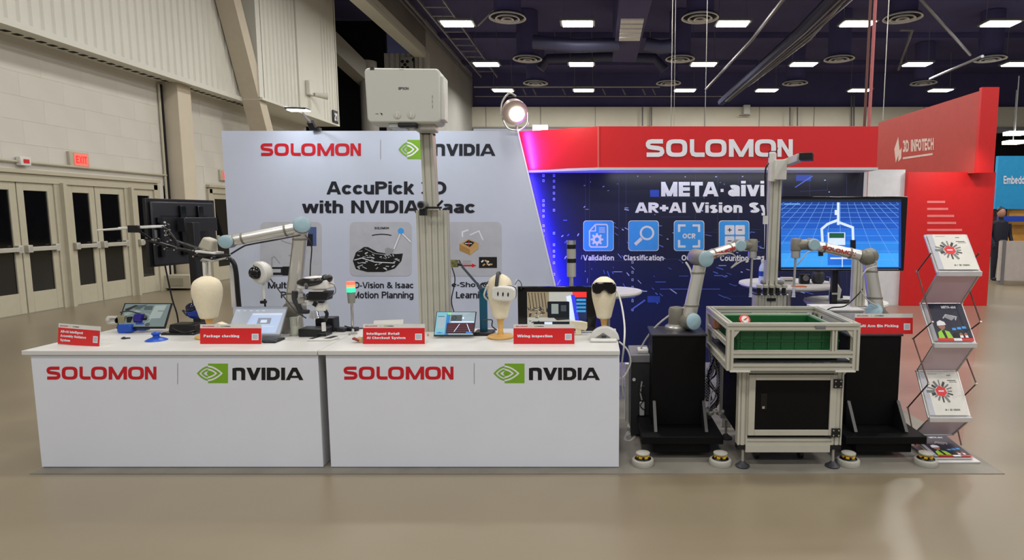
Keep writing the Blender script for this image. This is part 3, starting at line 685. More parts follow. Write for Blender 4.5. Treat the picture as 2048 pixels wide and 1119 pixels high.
# ================================================================ THE BOOTH
def onY(Y): return lambda x, y: P(x, y, Y)
BWH = mat('backdrop_white', (192, 199, 216), .5, var=.01)
YB = 6.2
t = thing('backdrop', 'white backdrop wall headed AccuPick 3D with two logos on top', 'backdrop', (-2.3, YB, 0))
tl, tr, br = P(443, 262, YB), P(1034, 262, YB), P(1116, 600, YB)
xr0 = br.x+(br.x-tr.x)/(tr.z-br.z)*br.z
m_ = MB(); m_.prism([(tl.x, 0), (xr0, 0), (tr.x, tr.z), (tl.x, tl.z)], (0, YB, 0), (1, 0, 0), (0, 0, 1), (0, 1, 0), .06)
m_.obj('panel', BWH, t)
MB().bar((tr.x+.006, YB+.02, tr.z), (xr0+.006, YB+.02, 0), .012, .05, up=(0, 1, 0)).obj('edge_trim', mat('edge_white', (235, 235, 238), .4), t)
cv = Canvas(onY(YB), (0, -1, 0), .002, .0008)
cv.solomon(521, 287, 722, 312, REDT); cv.rect(760.6, 280, 761.8, 319, PGR)
cv.eye(797, 280, 846, 318); cv.nvidia(868, 288, 991, 312, PB)
cv.text('AccuPick', 653, 363, 829, 389, PB, 0, .034); cv.text('3D', 842, 363, 893, 389, PB, 0, .034)
cv.text('with NVIDIA Isaac', 604, 401, 950, 427, PB, 0, .034)
cv.text('Multi Arm', 536, 564, 622, 577, PB, 0, .02); cv.text('Picking', 562, 583, 622, 599, PB, 0, .02)
cv.text('3D-Vision & Isaac', 700, 564, 827, 577, PB, 0, .02); cv.text('Motion Planning', 706, 583, 827, 600, PB, 0, .02)
cv.text('One-Shot Object', 880, 564, 1020, 577, PB, 0, .02); cv.text('Learning', 912, 583, 978, 600, PB, 0, .02)
cv.done('lettering', t)
cv = Canvas(onY(YB), (0, -1, 0), .002, .0008)
for x0, x1 in ((521, 643), (700, 823), (884, 1003)): cv.rrect(x0, 444, x1, 552, 10, PGL, 0)
# left picture: sketches
cv.rect(604, 454, 633, 492, mat('dusk_blue_print', (70, 90, 140), .5), 1); cv.rect(612, 468, 626, 492, PB, 2)
cv.rect(541, 534, 569, 550, PB, 1); cv.rect(565, 533, 592, 551, PK, 1); cv.rect(543, 538, 562, 545, PGL, 2)
for p_ in ([(544, 534), (544, 516), (549, 513), (560, 527)], [(562, 480), (570, 484), (592, 490)], [(577, 511), (592, 511), (592, 504)]): cv.line(p_, 2, PGR, 1)
# middle picture: arm over a casting
cv.text('SOLOMON', 749, 454, 778, 458.5, PK, 1, .04)
cv.line([(744, 471), (752, 469.5), (764, 468.5), (776, 469.5), (783, 471)], 2, PK, 1)
cv.line([(788, 498), (802, 464), (822, 484)], 5, PGR, 1); cv.line([(788, 498), (802, 464), (822, 484)], 3, PW, 2); cv.disc(802, 462, 6, PBL, 3)
cast = [(706, 522), (712, 505), (728, 494), (736, 494), (755, 504), (775, 507), (793, 508), (806, 507), (803, 522), (790, 537), (768, 544), (735, 544), (712, 538)]
cv.poly(cast, PK, 1)
random.seed(3)
for i in range(46):
    x = random.uniform(712, 792); y = random.uniform(503, 538)
    if y < 500+(x-735)*.1 or y > 540-(x-760)*.12: continue
    cv.line([(x, y), (x+random.uniform(2, 9), y+random.uniform(-4, 5))], random.uniform(.8, 2), PGL if i % 3 else PW, 2+i % 3)
cv.line([(709, 520), (724, 516), (750, 524), (790, 526)], 1.6, PW, 5); cv.line([(730, 497), (750, 507), (775, 510)], 1.4, PGR, 5)
cv.poly([(770, 498), (776, 495), (788, 499), (780, 510), (772, 512)], PGR, 5)
# right picture: box
KR = mat('kraft_print', (196, 158, 100), .5); KR2 = mat('kraft_shade_print', (168, 128, 74), .5)
cv.poly([(919, 488), (937, 478), (957, 486), (940, 499)], KR, 1); cv.poly([(919, 488), (940, 499), (940, 510), (919, 501)], KR2, 1); cv.poly([(940, 499), (957, 486), (957, 497), (940, 510)], KR, 2)
cv.poly([(927, 487), (937, 480), (949, 485), (940, 494)], PK, 3); cv.line([(930, 487), (944, 487)], 1.5, PW, 4); cv.line([(938, 482), (938, 492)], 1.5, RED, 4)
cv.line([(922, 531), (945, 531)], 3, RED, 1); cv.poly([(944, 527), (953, 531), (944, 535)], RED, 1); cv.line([(926, 522), (942, 522)], 1, PGR, 1); cv.line([(926, 526), (942, 526)], 1, PGR, 1)
cv.rect(958, 514, 994, 536, PK, 1)
for i in range(7):
    a = random.uniform(0, 3); x = random.uniform(967, 986); y = random.uniform(520, 530); cv.line([(x, y), (x+6*cos(a), y+5*sin(a))], 3, PW if i % 2 else KR, 2)
cv.line([(925, 474), (925, 464), (937, 460)], 3, PW, 1); cv.line([(940, 470), (958, 462), (966, 480)], 2.5, PW, 1)
cv.done('pictures', t)
# ---- dark wall
YD = 6.31
t = thing('display_wall', 'dark navy backdrop wall headed META aivi with blue icons', 'backdrop', (1.0, YD, 0))
xl = P(1040, 345, YD).x-.1; xr = P(1728, 345, YD).x
NW = mat('navy_artwork', (24, 26, 52), .42, var=.25, scale=1.6)
nt = NW.node_tree; N = nt.nodes; tc = N.new('ShaderNodeTexCoord'); sp_ = N.new('ShaderNodeSeparateXYZ'); nt.links.new(tc.outputs['Object'], sp_.inputs[0])
mr = N.new('ShaderNodeMapRange'); mr.inputs[1].default_value = 2.0; mr.inputs[2].default_value = .7; nt.links.new(sp_.outputs[2], mr.inputs[0])
n2 = N.new('ShaderNodeTexNoise'); n2.inputs['Scale'].default_value = 1.1; n2.inputs['Detail'].default_value = 3; nt.links.new(tc.outputs['Object'], n2.inputs['Vector'])
ma = N.new('ShaderNodeMath'); ma.operation = 'MULTIPLY'; nt.links.new(mr.outputs[0], ma.inputs[0]); nt.links.new(n2.outputs['Fac'], ma.inputs[1])
rp = N.new('ShaderNodeValToRGB'); rp.color_ramp.elements[0].color = (s2l(24), s2l(24), s2l(38), 1); rp.color_ramp.elements[1].color = (s2l(22), s2l(34), s2l(96), 1); rp.color_ramp.elements[1].position = .8
nt.links.new(ma.outputs[0], rp.inputs[0]); nt.links.new(rp.outputs[0], N['Principled BSDF'].inputs['Base Color'])
MB().bb((xl, YD, 0), (xr, YD+.06, 2.42)).obj('panel', NW, t)
MB().bb((xr, YD-.005, 0), (xr+.035, YD+.065, 2.42)).obj('edge_trim', WHITE, t)
cv = Canvas(onY(YD), (0, -1, 0), .002, .0008)
cv.text('META', 1322, 364, 1437, 393, PW, 2, .045); cv.rect(1441, 378, 1447, 384, PW, 2); cv.text('aivi', 1456, 362, 1530, 393, PW, 2, .045)
cv.text('AR+AI Vision System', 1270, 405, 1620, 431, PW, 2, .045)
for st, x0, x1, yb in (('Validation', 1166, 1228, 521), ('Classification', 1247, 1327, 521), ('OCR', 1363, 1391, 521), ('Counting', 1440, 1497, 525), ('Laser-Inspect', 1504, 1612, 521)):
    cv.text(st, x0, 510, x1, yb, PW, 2, .03)
cv.done('lettering', t)
def icon(cx): 
    c = Canvas(onY(YD), (0, -1, 0), .0035, .0008); c.rrect(cx-30.5, 441, cx+30.5, 502, 6, PW, 0); c.rrect(cx-29.5, 442, cx+29.5, 501, 6, PBL, 1); return c
c = icon(1197); D = PW
c.line([(1191, 449), (1213, 449), (1215, 452), (1215, 491), (1213, 494), (1182, 494), (1179, 491), (1179, 462), (1191, 449)], 2.6, D, 2); c.line([(1191, 450), (1191, 462), (1180, 462)], 2, D, 2)
for y in (456, 460, 464): c.line([(1198, y), (1210, y)], 1.6, D, 2)
c.ring(1194, 479, 9, 5, D, 2)
for k in range(8): a = k*pi/4; c.line([(1194+7*cos(a), 479+7*sin(a)), (1194+12.5*cos(a), 479+12.5*sin(a))], 4, D, 2)
c.done('icon', t)
c = icon(1287); c.ring(1294, 466, 14.5, 4, D, 2); c.line([(1283, 477), (1270, 489)], 6.5, D, 2); c.done('icon', t)
c = icon(1378)
for sx, sy in ((-1, -1), (1, -1), (1, 1), (-1, 1)): c.line([(1378+sx*7, 472+sy*21), (1378+sx*20, 472+sy*21), (1378+sx*20, 472+sy*8)], 4.5, D, 2)
c.text('OCR', 1365, 467, 1391, 477, D, 2, .04); c.done('icon', t)
c = icon(1468)
for k, (x, y) in enumerate(((1459, 460), (1480, 460), (1459, 482), (1480, 482))):
    c.rrect(x-9.5, y-9.5, x+9.5, y+9.5, 2, D, 2); c.line([(x-4, y), (x+4, y)], 1.8, NAVY, 3)
    if k == 0: c.line([(x, y-4), (x, y+4)], 1.8, NAVY, 3)
c.done('icon', t)
c = icon(1559); c.ring(1559, 472, 16, 3, D, 2); c.done('icon', t)
cv = Canvas(onY(YD), (0, -1, 0), .0012, .0004); random.seed(11)
for i in range(270):
    x = random.uniform(1120, 1725); y = random.uniform(350, 605)
    if y < 440 and i % 3: continue
    dx, dy = x-1180, y-395; L = math.hypot(dx, dy); dx /= L; dy /= L; l = random.uniform(4, 24)*(y-300)/300
    if i % 4 == 0: dx, dy = 1, 0
    cv.line([(x, y), (x+dx*l, y+dy*l*.6)], random.uniform(.8, 2.2), PB2 if i % 3 else PB3, i % 2)
DIM = mat('dim_line_print', (52, 56, 96), .5)
for i in range(14):
    x = random.uniform(1140, 1700); cv.rect(x, 348, x+1, random.uniform(380, 600), DIM, 0)
    y = random.uniform(360, 600); x = random.uniform(1140, 1600); cv.rect(x, y, x+random.uniform(40, 120), y+1, DIM, 0)
for px, ys_ in ((1087, (352, 362, 402, 411, 422, 433, 452, 462, 473)), (1108, (352, 363, 375, 387, 399, 421, 467, 490, 503, 513, 526, 549)), (1265, (525, 545, 560, 575, 590, 602, 620))):
    for y in ys_: cv.rect(px-2, y-3, px+2, y+2, PB3, 1); cv.rect(px-1, y-2, px+1, y+1, NAVY, 2)
for x0, y0, x1, y1 in ((1295, 592, 1320, 605), (1592, 350, 1622, 362), (1300, 380, 1318, 394), (1250, 586, 1270, 596)): cv.rect(x0, y0, x1, y1, mat('blue_block_print', (40, 70, 170), .5), 1)
cv.line([(1320, 578), (1440, 578)], 1.2, PB2, 2); cv.line([(1500, 420), (1540, 420)], 1.2, PB2, 2); cv.line([(1590, 375), (1625, 352)], 2, PB2, 2); cv.line([(1655, 355), (1655, 380), (1600, 383)], 1, DIM, 2)
cv.line([(1262, 620), (1290, 600)], 3, PB2, 2); cv.line([(1265, 575), (1240, 590)], 2, PB2, 2)
cv.done('graphics', t)
# blue LED strip behind the slanted edge
blue = mat('led_blue', (60, 30, 255), .5, emit=3)
def edge(z): return tr.x+(br.x-tr.x)*(tr.z-z)/(tr.z-br.z)
t = thing('light_strip', 'blue LED strip glowing along the slanted edge of white backdrop', 'light strip', (edge(0), YB+.07, 0))
MB().bar((edge(.3)-.03, YB+.085, .3), (edge(2.4)-.03, YB+.085, 2.4), .02, .02, up=(0, 1, 0)).obj('strip', blue, t)
def strip_light(z0, z1, power, col, dirv, y):
    l = bpy.data.lights.new('strip_light', 'AREA'); l.shape = 'RECTANGLE'; l.size = .03; l.size_y = (z1-z0)*1.02; l.energy = power; l.color = col
    o = bpy.data.objects.new('strip_light', l); COL.objects.link(o)
    a = Vector((edge(z0)+.012, y, z0)); b = Vector((edge(z1)+.012, y, z1)); yy = (b-a).normalized(); zz = -Vector(dirv).normalized()
    xx = yy.cross(zz).normalized(); zz = xx.cross(yy); R = Matrix((xx, yy, zz)).transposed().to_4x4(); o.matrix_world = Matrix.Translation((a+b)/2) @ R
strip_light(.3, 2.0, 34, (.05, .03, 1), (1, .3, 0), YB+.05)
strip_light(2.05, 2.42, 8, (.3, .06, 1), (1, .12, 0), YB-.05)
# ---- red header
t = thing('booth_header', 'red header beam with big white lettering over the navy wall', 'header', (1.4, 6.0, 2.02))
A = P(1197, 253, 5.95); B = P(1757, 256, 5.95); z0 = 2.035; z1 = A.z
L0 = P(1034, 262, 6.27)
m_ = MB(); m_.bb((A.x, 5.95, z0), (B.x, 6.3, z1)); m_.obj('front_box', REDH, t)
m_ = MB(); m_.add([(A.x, 5.95, z0), (L0.x, 6.27, z0), (L0.x, 6.27, z1-.005), (A.x, 5.95, z1), (A.x, 6.3, z0), (L0.x, 6.3, z0), (L0.x, 6.3, z1-.005), (A.x, 6.3, z1)], [(0, 1, 2, 3), (4, 5, 6, 7), (0, 1, 5, 4), (2, 3, 7, 6), (1, 2, 6, 5), (0, 3, 7, 4)]); m_.obj('side_box', REDH, t)
m_ = MB(); m_.bb((A.x, 5.94, z0-.025), (B.x+.01, 6.305, z0)); m_.add([(A.x, 5.94, z0-.025), (L0.x+.05, 6.265, z0-.025), (L0.x+.05, 6.3, z0-.025), (A.x, 6.305, z0-.025), (A.x, 5.94, z0), (L0.x+.05, 6.265, z0), (L0.x+.05, 6.3, z0), (A.x, 6.305, z0)], [(0, 1, 2, 3), (4, 5, 6, 7), (0, 1, 5, 4), (1, 2, 6, 5), (2, 3, 7, 6)])
m_.obj('soffit', WHITE, t)
MB().bb((A.x-.01, 5.942, z0), (A.x+.006, 5.96, z1)).obj('corner_trim', mat('header_corner', (214, 96, 90), .4), t)
cv = Canvas(onY(5.95), (0, -1, 0), .004, .004)
cv.solomon(1291, 279, 1585, 314, PW, 1); cv.done('lettering', t)
# ---- counters
def counter(x0, x1, lab, lpx):
    t = thing('counter', lab, 'counter', ((x0+x1)/2, 3.95, 0))
    MB().bb((x0+.045, 3.61, .006), (x1-.006, 4.28, .722)).obj('body', WHITE, t, .004)
    MB().bb((x0+.04, 3.60, .008), (x1-.002, 3.612, .722)).obj('front_panel', mat('front_sheet', (217, 221, 229), .42, var=.02, scale=2), t, .002)
    MB().bb((x0, 3.585, .722), (x1, 4.31, .75)).obj('worktop', TOPW, t, .003)
    cv = Canvas(onY(3.60), (0, -1, 0), .001, .0004)
    sx, nx, dx, ex = lpx
    cv.solomon(sx, 733, sx+220, 759, REDT); cv.rect(dx-.6, 726, dx+.6, 768, PGR); cv.eye(ex, 727, ex+62, 766); cv.nvidia(nx, 735, nx+142, 760, PK)
    cv.done('lettering', t); return t
ctr1 = counter(G(48, 700, .75).x, -1.694, 'white exhibition counter on the left carrying the robot arm', (93, 465, 355.5, 394))
ctr2 = counter(-1.688, G(1240, 703, .75).x, 'white exhibition counter in the middle carrying the projector tower', (687, 1058, 948.5, 987))
CT = .75
# ---- small sign boards
def sign(x, y, z, w, h, rz, lab, lines, roll=0, tx=(.06, .85), xoff=0):
    t = thing('sign_board', lab, 'sign', (x, y, z), rz)
    Ty = Matrix.Rotation(math.radians(-6), 4, 'X') @ Matrix.Rotation(roll, 4, 'Y')
    LM(t, Ty).box((0, 0, h/2), (w, .004, h)).obj('board', WPL, t)
    LM(t).box((0, .035, .002), (w, .07, .004)).obj('foot', WPL, t)
    cv = Canvas(lambda a, b: (-w/2+a*w, -.002, h-b*h), (0, -1, 0), .0006, .0003, M=WM[t.name] @ Ty)
    cv.rect(.0, .20, 1, 1, RED, 0); cv.rect(.845, .48, .955, .8, PW, 1); cv.rect(.857, .515, .943, .765, PGL, 2)
    cv.solomon(.04, .08, .23, .13, REDT, 1); cv.rect(.285, .06, .29, .15, PGR, 1); cv.eye(.335, .07, .38, .14, PGN, PW, 1); cv.nvidia(.39, .08, .5, .13, PK, 1)
    n = len(lines)
    for i, (s_, wd) in enumerate(lines):
        hh = .15 if n > 1 else .17; gap = .21; y0 = .6-(n*gap)/2+i*gap+.03
        cv.text(s_, tx[0]+xoff, y0, tx[0]+xoff+wd, y0+hh, PW, 2, .045)
    cv.done('lettering', t); return t
sign(-3.27, 3.735, CT, .315, .13, math.radians(-10), 'red and white card reading AR+AI Intelligent Assembly Guidance System', [('AR+AI Intelligent', .54), ('Assembly Guidance', .62), ('System', .24)], math.radians(2))
sign(P(462, 690, 3.78).x, 3.78, CT, .392, .126, 0, 'red and white card reading Package checking', [('Package checking', .58)])
sign(P(788, 690, 3.78).x, 3.78, CT, .396, .128, 0, 'red and white card reading Intelligent Retail AI Checkout System', [('Intelligent Retail', .53), ('AI Checkout System', .63)])
sign(P(1088, 690, 3.78).x, 3.78, CT, .39, .126, 0, 'red and white card reading Wiring inspection', [('Wiring inspection', .58)])
# ---- aluminium profile helper (slotted extrusion)
def extr(mb, a, b, w, h=None, slots=(1, 1), up=(0, 1, 0)):
    h = h or w; a = Vector(a); b = Vector(b); z = (b-a).normalized(); u = Vector(up)
    if abs(z.dot(u)) > .97: u = Vector((0, 0, 1))
    x = u.cross(z).normalized(); y = z.cross(x); pts = []
    def sidef(p0, d, nrm, L, n):
        q = []
        for k in range(n):
            c = L*(k+.5)/n; s_ = .005*min(1, w/.04+.2)
            q += [p0+d*(c-s_), p0+d*(c-s_)-nrm*.008, p0+d*(c+s_)-nrm*.008, p0+d*(c+s_)]
        return [p0]+q
    X = Vector((1, 0)); Y = Vector((0, 1)); W2, H2 = w/2, h/2
    pts += sidef(Vector((-W2, -H2)), X, -Y, w, slots[0]); pts += sidef(Vector((W2, -H2)), Y, X, h, slots[1])
    pts += sidef(Vector((W2, H2)), -X, Y, w, slots[0]); pts += sidef(Vector((-W2, H2)), -Y, -X, h, slots[1])
    n = len(pts); vs = [a+x*p.x+y*p.y for p in pts]+[b+x*p.x+y*p.y for p in pts]
    mb.add(vs, [(i, (i+1) % n, n+(i+1) % n, n+i) for i in range(n)]+[tuple(range(n))[::-1], tuple(range(n, 2*n))])
    return mb
# ================================================================ MACHINES
ALUK = mat('profile_aluminium', (186, 184, 170), .45, .15, var=.03)
def capd(t, par, c, d, r, m=CAPB, nm='joint_cap', h=.012):
    c = Vector(c); d = Vector(d).normalized()
    MB().lathe(c, [(r, -.004), (r, h*.6), (r*.86, h), (r*.3, h*1.15), (0, h*1.15)], axis=d, n=28).obj(nm, m, par)
def housing(t, a, b, r, cap=True, nm='joint_housing', capm=CAPB):
    a = Vector(a); b = Vector(b); d = (b-a); L = d.length; d.normalize()
    o = MB().lathe(a, [(0, -.02), (r*.6, -.016), (r*.92, -.004), (r, .012), (r, L-.006), (r*.97, L)], axis=d, n=28).obj(nm, GREYP, t)
    if cap: capd(t, o, b, d, r*.97, capm)
    return o
def link(t, a, b, r0, r1, nm, m=STEEL):
    a = Vector(a); b = Vector(b); d = (b-a).normalized(); L = (b-a).length
    o = MB().lathe(a, [(r0*.98, 0), (r0, .02), (r0, .05), (r1, L-.05), (r1, L-.02), (r1*.98, L)], axis=d, n=28).obj(nm, m, t)
    for k, rr in ((.06, r0), (L-.06, r1)): MB().lathe(a+d*k, [(rr+.001, 0), (rr+.003, .002), (rr+.003, .012), (rr+.001, .014)], axis=d, n=24).obj('clamp_ring', GREYP, o)
    return o
SILV = mat('satin_silver_tube', (214, 212, 204), .3, .7, var=.02)
# ---- robot standing on the left counter
b0 = G(607, 655, CT); t = thing('industrial_robot', 'silver robot arm with pale blue joint caps standing on the left counter', 'robot arm', (b0.x, 4.2, CT))
x = b0.x
MB().lathe((x, 4.2, CT), [(.085, 0), (.085, .02), (.07, .03), (.065, .1), (.06, .12)]).obj('base', ALU, t)
sh = Vector((x, 4.2, .91)); sh.x += .012; housing(t, sh+Vector((.0, -.06, 0)), sh+Vector((.0, .07, 0)), .058)
e = P(601, 455, 4.2); link(t, sh+Vector((0, 0, .05)), e+Vector((0, 0, -.03)), .052, .047, 'upper_arm', SILV)
housing(t, e+Vector((-.02, .06, .0)), e+Vector((.045, -.07, .02)), .056)
w1 = P(455, 483, 4.1); ds = (w1-e).normalized(); link(t, e+ds*.03, w1-ds*.045, .041, .037, 'forearm', SILV)
housing(t, w1+Vector((-.01, .06, 0)), w1+Vector((.018, -.05, 0)), .046)
w2 = P(418, 488, 4.1); MB().box(w2, (.1, .08, .085), Matrix.Rotation(.35, 3, 'Y'), top=(.7, .9)).obj('wrist', mat('wrist_grey', (176, 172, 156), .45), t, .015)
MB().box(w2+Vector((.0, -.0, -.055)), (.14, .1, .014), Matrix.Rotation(.1, 3, 'Y')).obj('tool_plate', WPL, t, .004)
MB().tube([P(601, 470, 4.1), P(560, 478, 4.05), P(500, 489, 4.05), P(485, 494, 4.05), P(462, 508, 4.05)], .006, 6, 4).obj('cable', BLACK, t)
MB().tube([P(610, 470, 4.08), P(623, 490, 4.08), P(621, 530, 4.1), P(620, 560, 4.15)], .004, 6, 4).obj('cable', BLACK, t)
# ---- pedestals with castors
def pedestal(xc, y0, lab):
    t = thing('robot_pedestal', lab, 'pedestal', (xc, y0+.17, 0))
    MB().bb((xc-.178, y0+.006, .165), (xc+.178, y0+.29, .772)).obj('column', BLACKM, t, .003)
    MB().bb((xc-.186, y0-.004, .772), (xc+.186, y0+.3, .785)).obj('top_plate', mat('dark_plate', (44, 42, 48), .35), t, .002)
    m_ = MB(); m_.bb((xc-.26, y0-.22, .115), (xc+.26, y0+.36, .165)); m_.obj('base_frame', BLACKM, t, .004); MB().bb((xc-.18, y0-.19, .05), (xc+.18, y0+.3, .115)).obj('under_frame', BLACKM, t, .004)
    for s_ in (-1, 1):
        m_ = MB(); m_.prism([(0, .165), (.15, .165), (.15, .33), (.13, .34)], (xc+s_*.165-.007, y0-.145, 0), (0, 1, 0), (0, 0, 1), (1, 0, 0), .014)
        m_.obj('gusset', mat('gusset_metal', (26, 26, 27), .5), t)
        MB().bar((xc+s_*.165, y0-.15, .17), (xc+s_*.165, y0-.02, .335), .02, .006).obj('gusset_edge', mat('gusset_edge_metal', (74, 74, 72), .4, .3), t)
    m_ = MB()
    for sx in (-.245, .245):
        for sy in (-.265, .34):
            c = Vector((xc+sx-.012, y0+sy+.0, 0)); k = thing_part(t, c)
    return t
YEL = mat('castor_yellow', (226, 182, 40), .4)
def thing_part(t, c):
    q = MB(); q.lathe(c, [(.060, 0), (.068, .004), (.070, .010), (.070, .030), (.067, .038), (.055, .042)], n=24); o = q.obj('castor', mat('castor_grey', (168, 166, 156), .4), t)
    MB().lathe(c, [(.056, .038), (.05, .046), (.03, .055)], n=20).obj('castor_bearing', BLACK, o)
    q = MB(); 
    for k in range(6): a = k*pi/3; q.bar((c.x+.012*cos(a), c.y+.012*sin(a), .06), (c.x+.04*cos(a), c.y+.04*sin(a), .058), .02, .014)
    q.lathe(c, [(.02, .05), (.022, .06), (.012, .072)], n=14); q.obj('adjuster_wheel', YEL, o)
    MB().lathe(c, [(.03, .07), (.044, .072), (.044, .08), (.02, .086)], n=20).obj('castor_cap', mat('castor_grey', (1, 1, 1)), o)
    return o
ped1 = pedestal(.56, 3.92, 'black steel pedestal on wheels under the robot beside the white counter')
ped2 = pedestal(1.86, 3.92, 'black steel pedestal on wheels beside the brochure stand')
# ---- robot 1
def robot(lab, base, sa, sb, ea, eb, wc, wa, tool, tip, txt, capE=True, bx=0):
    t = thing('industrial_robot', lab, 'robot arm', base)
    base = Vector(base)
    MB().lathe(base, [(.082, 0), (.082, .014), (.076, .022), (.062, .026), (.06, .035)], n=28).obj('base', STEEL, t)
    sa = Vector(sa); sb = Vector(sb)
    MB().lathe((base.x, base.y, base.z+.03), [(.056, 0), (.058, .02), (.058, .1), (.05, .118), (.02, .125)], n=28).obj('shoulder_column', GREYP, t)
    housing(t, sa, sb, .058)
    ea = Vector(ea); eb = Vector(eb); c0 = (sa*.35+sb*.65); c1 = (ea*.4+eb*.6)
    d = (c1-c0).normalized(); link(t, c0+d*.045, c1-d*.05, .049, .045, 'upper_arm', SILV)
    housing(t, ea, eb, .056, capE)
    if not capE: MB().ell(eb, (.053, .05, .053)).obj('elbow_dome', GREYP, t)
    wc = Vector(wc); f0 = c1 if capE else eb
    d = (wc-f0).normalized(); fa = link(t, f0+d*.045, wc-d*.04, .036, .033, 'forearm', SILV)
    wn = Vector(wa); housing(t, wc-wn*.045, wc+wn*.045, .042)
    tl_ = Vector(tool); dd = (tl_-wc).normalized()
    MB().lathe(wc+dd*.025, [(.034, 0), (.036, .02), (.036, (tl_-wc).length-.02)], axis=dd, n=20).obj('wrist_link', GREYP, t)
    q = MB(); q.lathe(tl_+Vector((0, 0, .035)), [(.0, .012), (.03, .01), (.036, 0), (.036, -.07), (.032, -.075)], n=24); q.obj('wrist_housing', GREYP, t)
    MB().lathe(tl_+Vector((0, 0, -.075)), [(.03, .035), (.031, .0), (.031, -.012), (.026, -.014), (.012, -.016)], n=24).obj('tool_flange', STEEL, t)
    tip = Vector(tip); q = MB(); q.tube([tl_+Vector((0, 0, -.085)), tl_+Vector((0, 0, -.1)), tip+Vector((0, 0, .06))], .008, 10); g = q.obj('suction_tube', STEEL, t)
    MB().lathe(tip, [(.014, 0), (.011, .01), (.0125, .02), (.009, .03), (.01, .06), (.008, .07)], n=14).obj('suction_cup', mat('clear_cup', (176, 180, 190), .3), t)
    # red lettering on the forearm (visible side)
    a = f0+d*.07; b = wc-d*.055; up = Vector((0, 0, 1)); n_ = d.cross(up).normalized(); 
    if n_.y > 0: n_ = -n_
    vv = n_.cross(d).normalized(); 
    if vv.z < 0: vv = -vv
    if d.x < 0: a, b = b, a; 
    L = (b-a); R_ = .037
    def fn(s, q):
        th = (q-.5)*1.0
        return a+L*s+n_*(R_*cos(th)+.0)-vv*(R_*sin(th))
    cv = Canvas(fn, n_, .001, .0003)
    cv.solomon(*txt, mat('arm_red', (176, 40, 34), .5)) 
    cv.done('lettering', t)
    return t, c0, c1
zt = .785
r1, c0, c1 = robot('silver robot arm with blue caps on pedestal beside the counter', (P(1353, 655, 4.13).x, 4.13, zt), P(1358, 641, 4.18), P(1387, 643, 4.01), P(1389, 513, 4.18), P(1412, 518, 4.01),
      P(1477, 491, 4.28), Vector((.1, -1, 0)).normalized(), P(1505, 491, 4.28), P(1501, 594, 4.28), (-.4, .16, .93, .84))
MB().tube([P(1372, 525, 4.2), P(1381, 540, 4.12), P(1383, 560, 4.08), P(1374, 600, 4.1), P(1368, 615, 4.1), P(1340, 630, 4.12), P(1310, 655, 4.15), P(1285, 690, 4.2), P(1275, 725, 4.2), P(1300, 728, 4.25)], .007, 7, 5).obj('cable', mat('cable_grey', (176, 174, 170), .5), r1)
MB().tube([P(1425, 510, 3.98), P(1462, 507, 4.1), P(1474, 522, 4.15), P(1462, 536, 4.15), P(1480, 524, 4.2), P(1498, 518, 4.24)], .005, 6, 5).obj('cable', mat('cable_grey', (1, 1, 1)), r1)
r2, c0, c1 = robot('silver robot arm reaching left in front of the big screen', (P(1752, 655, 4.13).x, 4.13, zt), P(1765, 638, 4.16), P(1748, 622, 4.03), P(1741, 512, 4.16), P(1733, 514, 4.06),
      P(1622, 489, 4.1), Vector((.1, -1, 0)).normalized(), P(1592, 490, 4.1), P(1587, 594, 4.1), (.06, .12, .94, .88), capE=False)
MB().tube([P(1752, 522, 4.0), P(1752, 533, 4.0), P(1735, 538, 3.98), P(1722, 556, 3.98), P(1722, 580, 4.0), P(1735, 600, 4.0), P(1755, 612, 4.0)], .005, 6, 5).obj('cable', mat('cable_grey', (1, 1, 1)), r2)
MB().tube([P(1640, 498, 4.06), P(1615, 505, 4.05), P(1603, 520, 4.05), P(1594, 530, 4.07)], .004, 6, 5).obj('cable', mat('cable_grey', (1, 1, 1)), r2)
# ---- aluminium frame cart
X0, X1, Y0, Y1 = .784, 1.572, 3.50, 4.19
t = thing('bin_frame_cart', 'aluminium profile cart with black door carrying the green bin', 'cart', ((X0+X1)/2, 3.85, 0))
def pf(a, b, nm='profile_bar', w=.04, h=None, sl=(1, 1), par=None): extr(MB(), a, b, w, h, sl).obj(nm, ALUK, par or t, smooth=20)
h = .02
for x in (X0+h, X1-h):
    for y in (Y0+h, Y1-h): pf((x, y, .648), (x, y, .893))
for y in (Y0+h, Y1-h): pf((X0, y, .913), (X1, y, .913))
for x in (X0+h, X1-h): pf((x, Y0+.04, .913), (x, Y1-.04, .913), up_ if False else 'profile_bar')
for x in (X0+h, X1-h): pf((x, Y0+.04, .668), (x, Y1-.04, .668))
pf((X0+.04, Y0+h, .745), (X1-.04, Y0+h, .745)); pf((X0+.04, Y0+h, .668), (X1-.04, Y0+h, .668)); pf((X0+.04, Y1-h, .668), (X1-.04, Y1-h, .668)); pf((X0+.04, Y1-h, .76), (X1-.04, Y1-h, .76))
pf((X0+.64, Y0+h, .765), (X0+.64, Y0+h, .893), w=.03)
pf((X0+h, Y0+.04, .80), (X0+h, Y1-.04, .80), w=.03)
for s_, x in ((1, X0+.04), (-1, X1-.04)):
    m_ = MB(); m_.prism([(0, 0), (s_*.04, 0), (0, -.05)], (x, Y0+.006, .893), (1, 0, 0), (0, 0, 1), (0, 1, 0), .028); m_.obj('corner_bracket', ALUK, t)
    MB().bb((x-s_*.02-.06+s_*.06, Y0-.006, .64), (x-s_*.02+.06+s_*.06, Y0+.03, .65)).obj('end_plate', WPL, t)
MB().bb((X0+.52, Y0-.003, .9), (X0+.58, Y0, .92)).obj('latch', MIDG, t)
